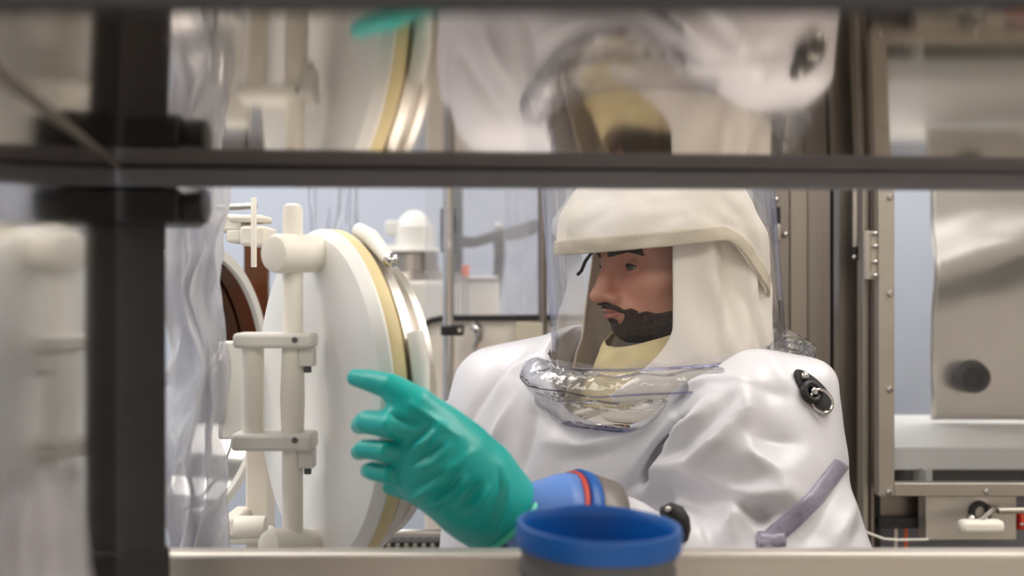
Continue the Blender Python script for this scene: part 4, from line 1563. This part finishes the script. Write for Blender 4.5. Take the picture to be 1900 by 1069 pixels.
MB().lathe([(0.010, -.006), (0.017, -.006), (0.018, 0), (0.010, 0)], P(1818, 950, 1.598), (0, 1, 0), 24, closed=True).build('pivot_ring', M_dark, lp)
# cabinet carcass below and behind
MB().box((P(1405, 0, 1.66).x, 1.70, FLOOR), (2.0, 2.04, P(0, 1015, 1.7).z)).build('carcass', M_brushd, cab, bevel=0.002)
MB().box((P(1630, 0, 1.69).x, 1.695, P(0, 1040, 1.69).z), (2.0, 1.70, zb0)).build('kick_panel', M_darkb, cab)
rv = thing('red_valve', 'red plastic valve knob at the right edge under the window door', 'valve', P(1895, 963, 1.62))
MB().cyl(P(1886, 965, 1.61), P(1930, 965, 1.61), 0.016, 20, ends=0.003).build('knob', M_redp, rv)
MB().cyl(P(1895, 965, 1.62), P(1895, 965, 1.685), 0.008, 14).build('stem', M_chrome, rv)
MB().sphere(P(1896, 973, 1.59), 0.003, 10).build('screw', M_chrome, rv)
cbl = MB().tube([P(1600, 985, 1.6), P(1640, 1000, 1.6), P(1665, 1002, 1.6), P(1722, 1001, 1.6)], 0.002, 8).build('white_cable', M_ivory)
tag(cbl, 'thin white cable running low across the steel cabinet right of the suit', 'cable')
for (px, mm, nm, lb) in ((1662, M_cream, 'cream_hose', 'thin cream upright hose under the window door'), (1681, M_orange, 'orange_hose', 'thin orange upright hose under the window door')):
    o = MB().cyl(P(px, 1060, 1.655), P(px, 972, 1.655), 0.003, 10).build(nm, mm)
    tag(o, lb, 'hose')

# toothed rail behind the port door
rl = thing('toothed_rail', 'low steel bar with a dark toothed strip behind the port door, below the green glove', 'rail', P(770, 1000, 1.62))
MB().cyl(P(600, 992, 1.60), P(990, 988, 1.60), 0.007, 16).build('bar', M_chrome, rl)
q0, q1 = P(600, 1030, 1.62), P(990, 1006, 1.62)
MB().box((q0.x, 1.62, q0.z), (q1.x, 1.66, q1.z)).build('strip', M_dark, rl, bevel=0.001)
for kk in range(24):
    xx = q0.x + (q1.x - q0.x) * (kk + .5) / 24
    MB().box((xx - .003, 1.612, q0.z + .002), (xx + .003, 1.62, q1.z - .002)).build('tooth', M_frame, rl)
MB().box((q0.x + .02, 1.625, FLOOR), (q0.x + .06, 1.655, q0.z)).build('leg', M_brush, rl)
MB().box((q1.x - .06, 1.625, FLOOR), (q1.x - .02, 1.655, q0.z)).build('leg', M_brush, rl)

# gathered bag added to stand for a pinkish reflection in the side sheet
def bag_pt(u, t):
    a = 2 * math.pi * u
    b = P(0, 890, 0.45)
    z = BENCH_Z + (b.z - BENCH_Z) * t
    r = (1 - 0.35 * t ** 4) * (1 + 0.30 * noise.noise(Vector((math.cos(a) * 2, math.sin(a) * 2, t * 7))))
    return Vector((-0.2115 + 0.019 * r * math.cos(a) + 0.003 * noise.noise(Vector((t * 6, 1, 2))), b.y + 0.034 * r * math.sin(a), z + 0.016 * noise.noise(Vector((math.cos(a) * 2, math.sin(a) * 2, t * 3 + 9))) * t))


M_pink = vinyl('pinkish_bag_film', (0.97, 0.94, 0.96), (0.90, 0.85, 0.90), 0.42, 0.15, 0.6, 40, (1, 1, .5), 0.45, 0.5)
tag(MB().grid(bag_pt, 48, 50, True).build('reflection_bag', M_pink, angle=0, solid=0.0005), 'gathered pale pinkish plastic bag added at the lower left, standing in for a reflection in the polished side sheet', 'plastic bag')
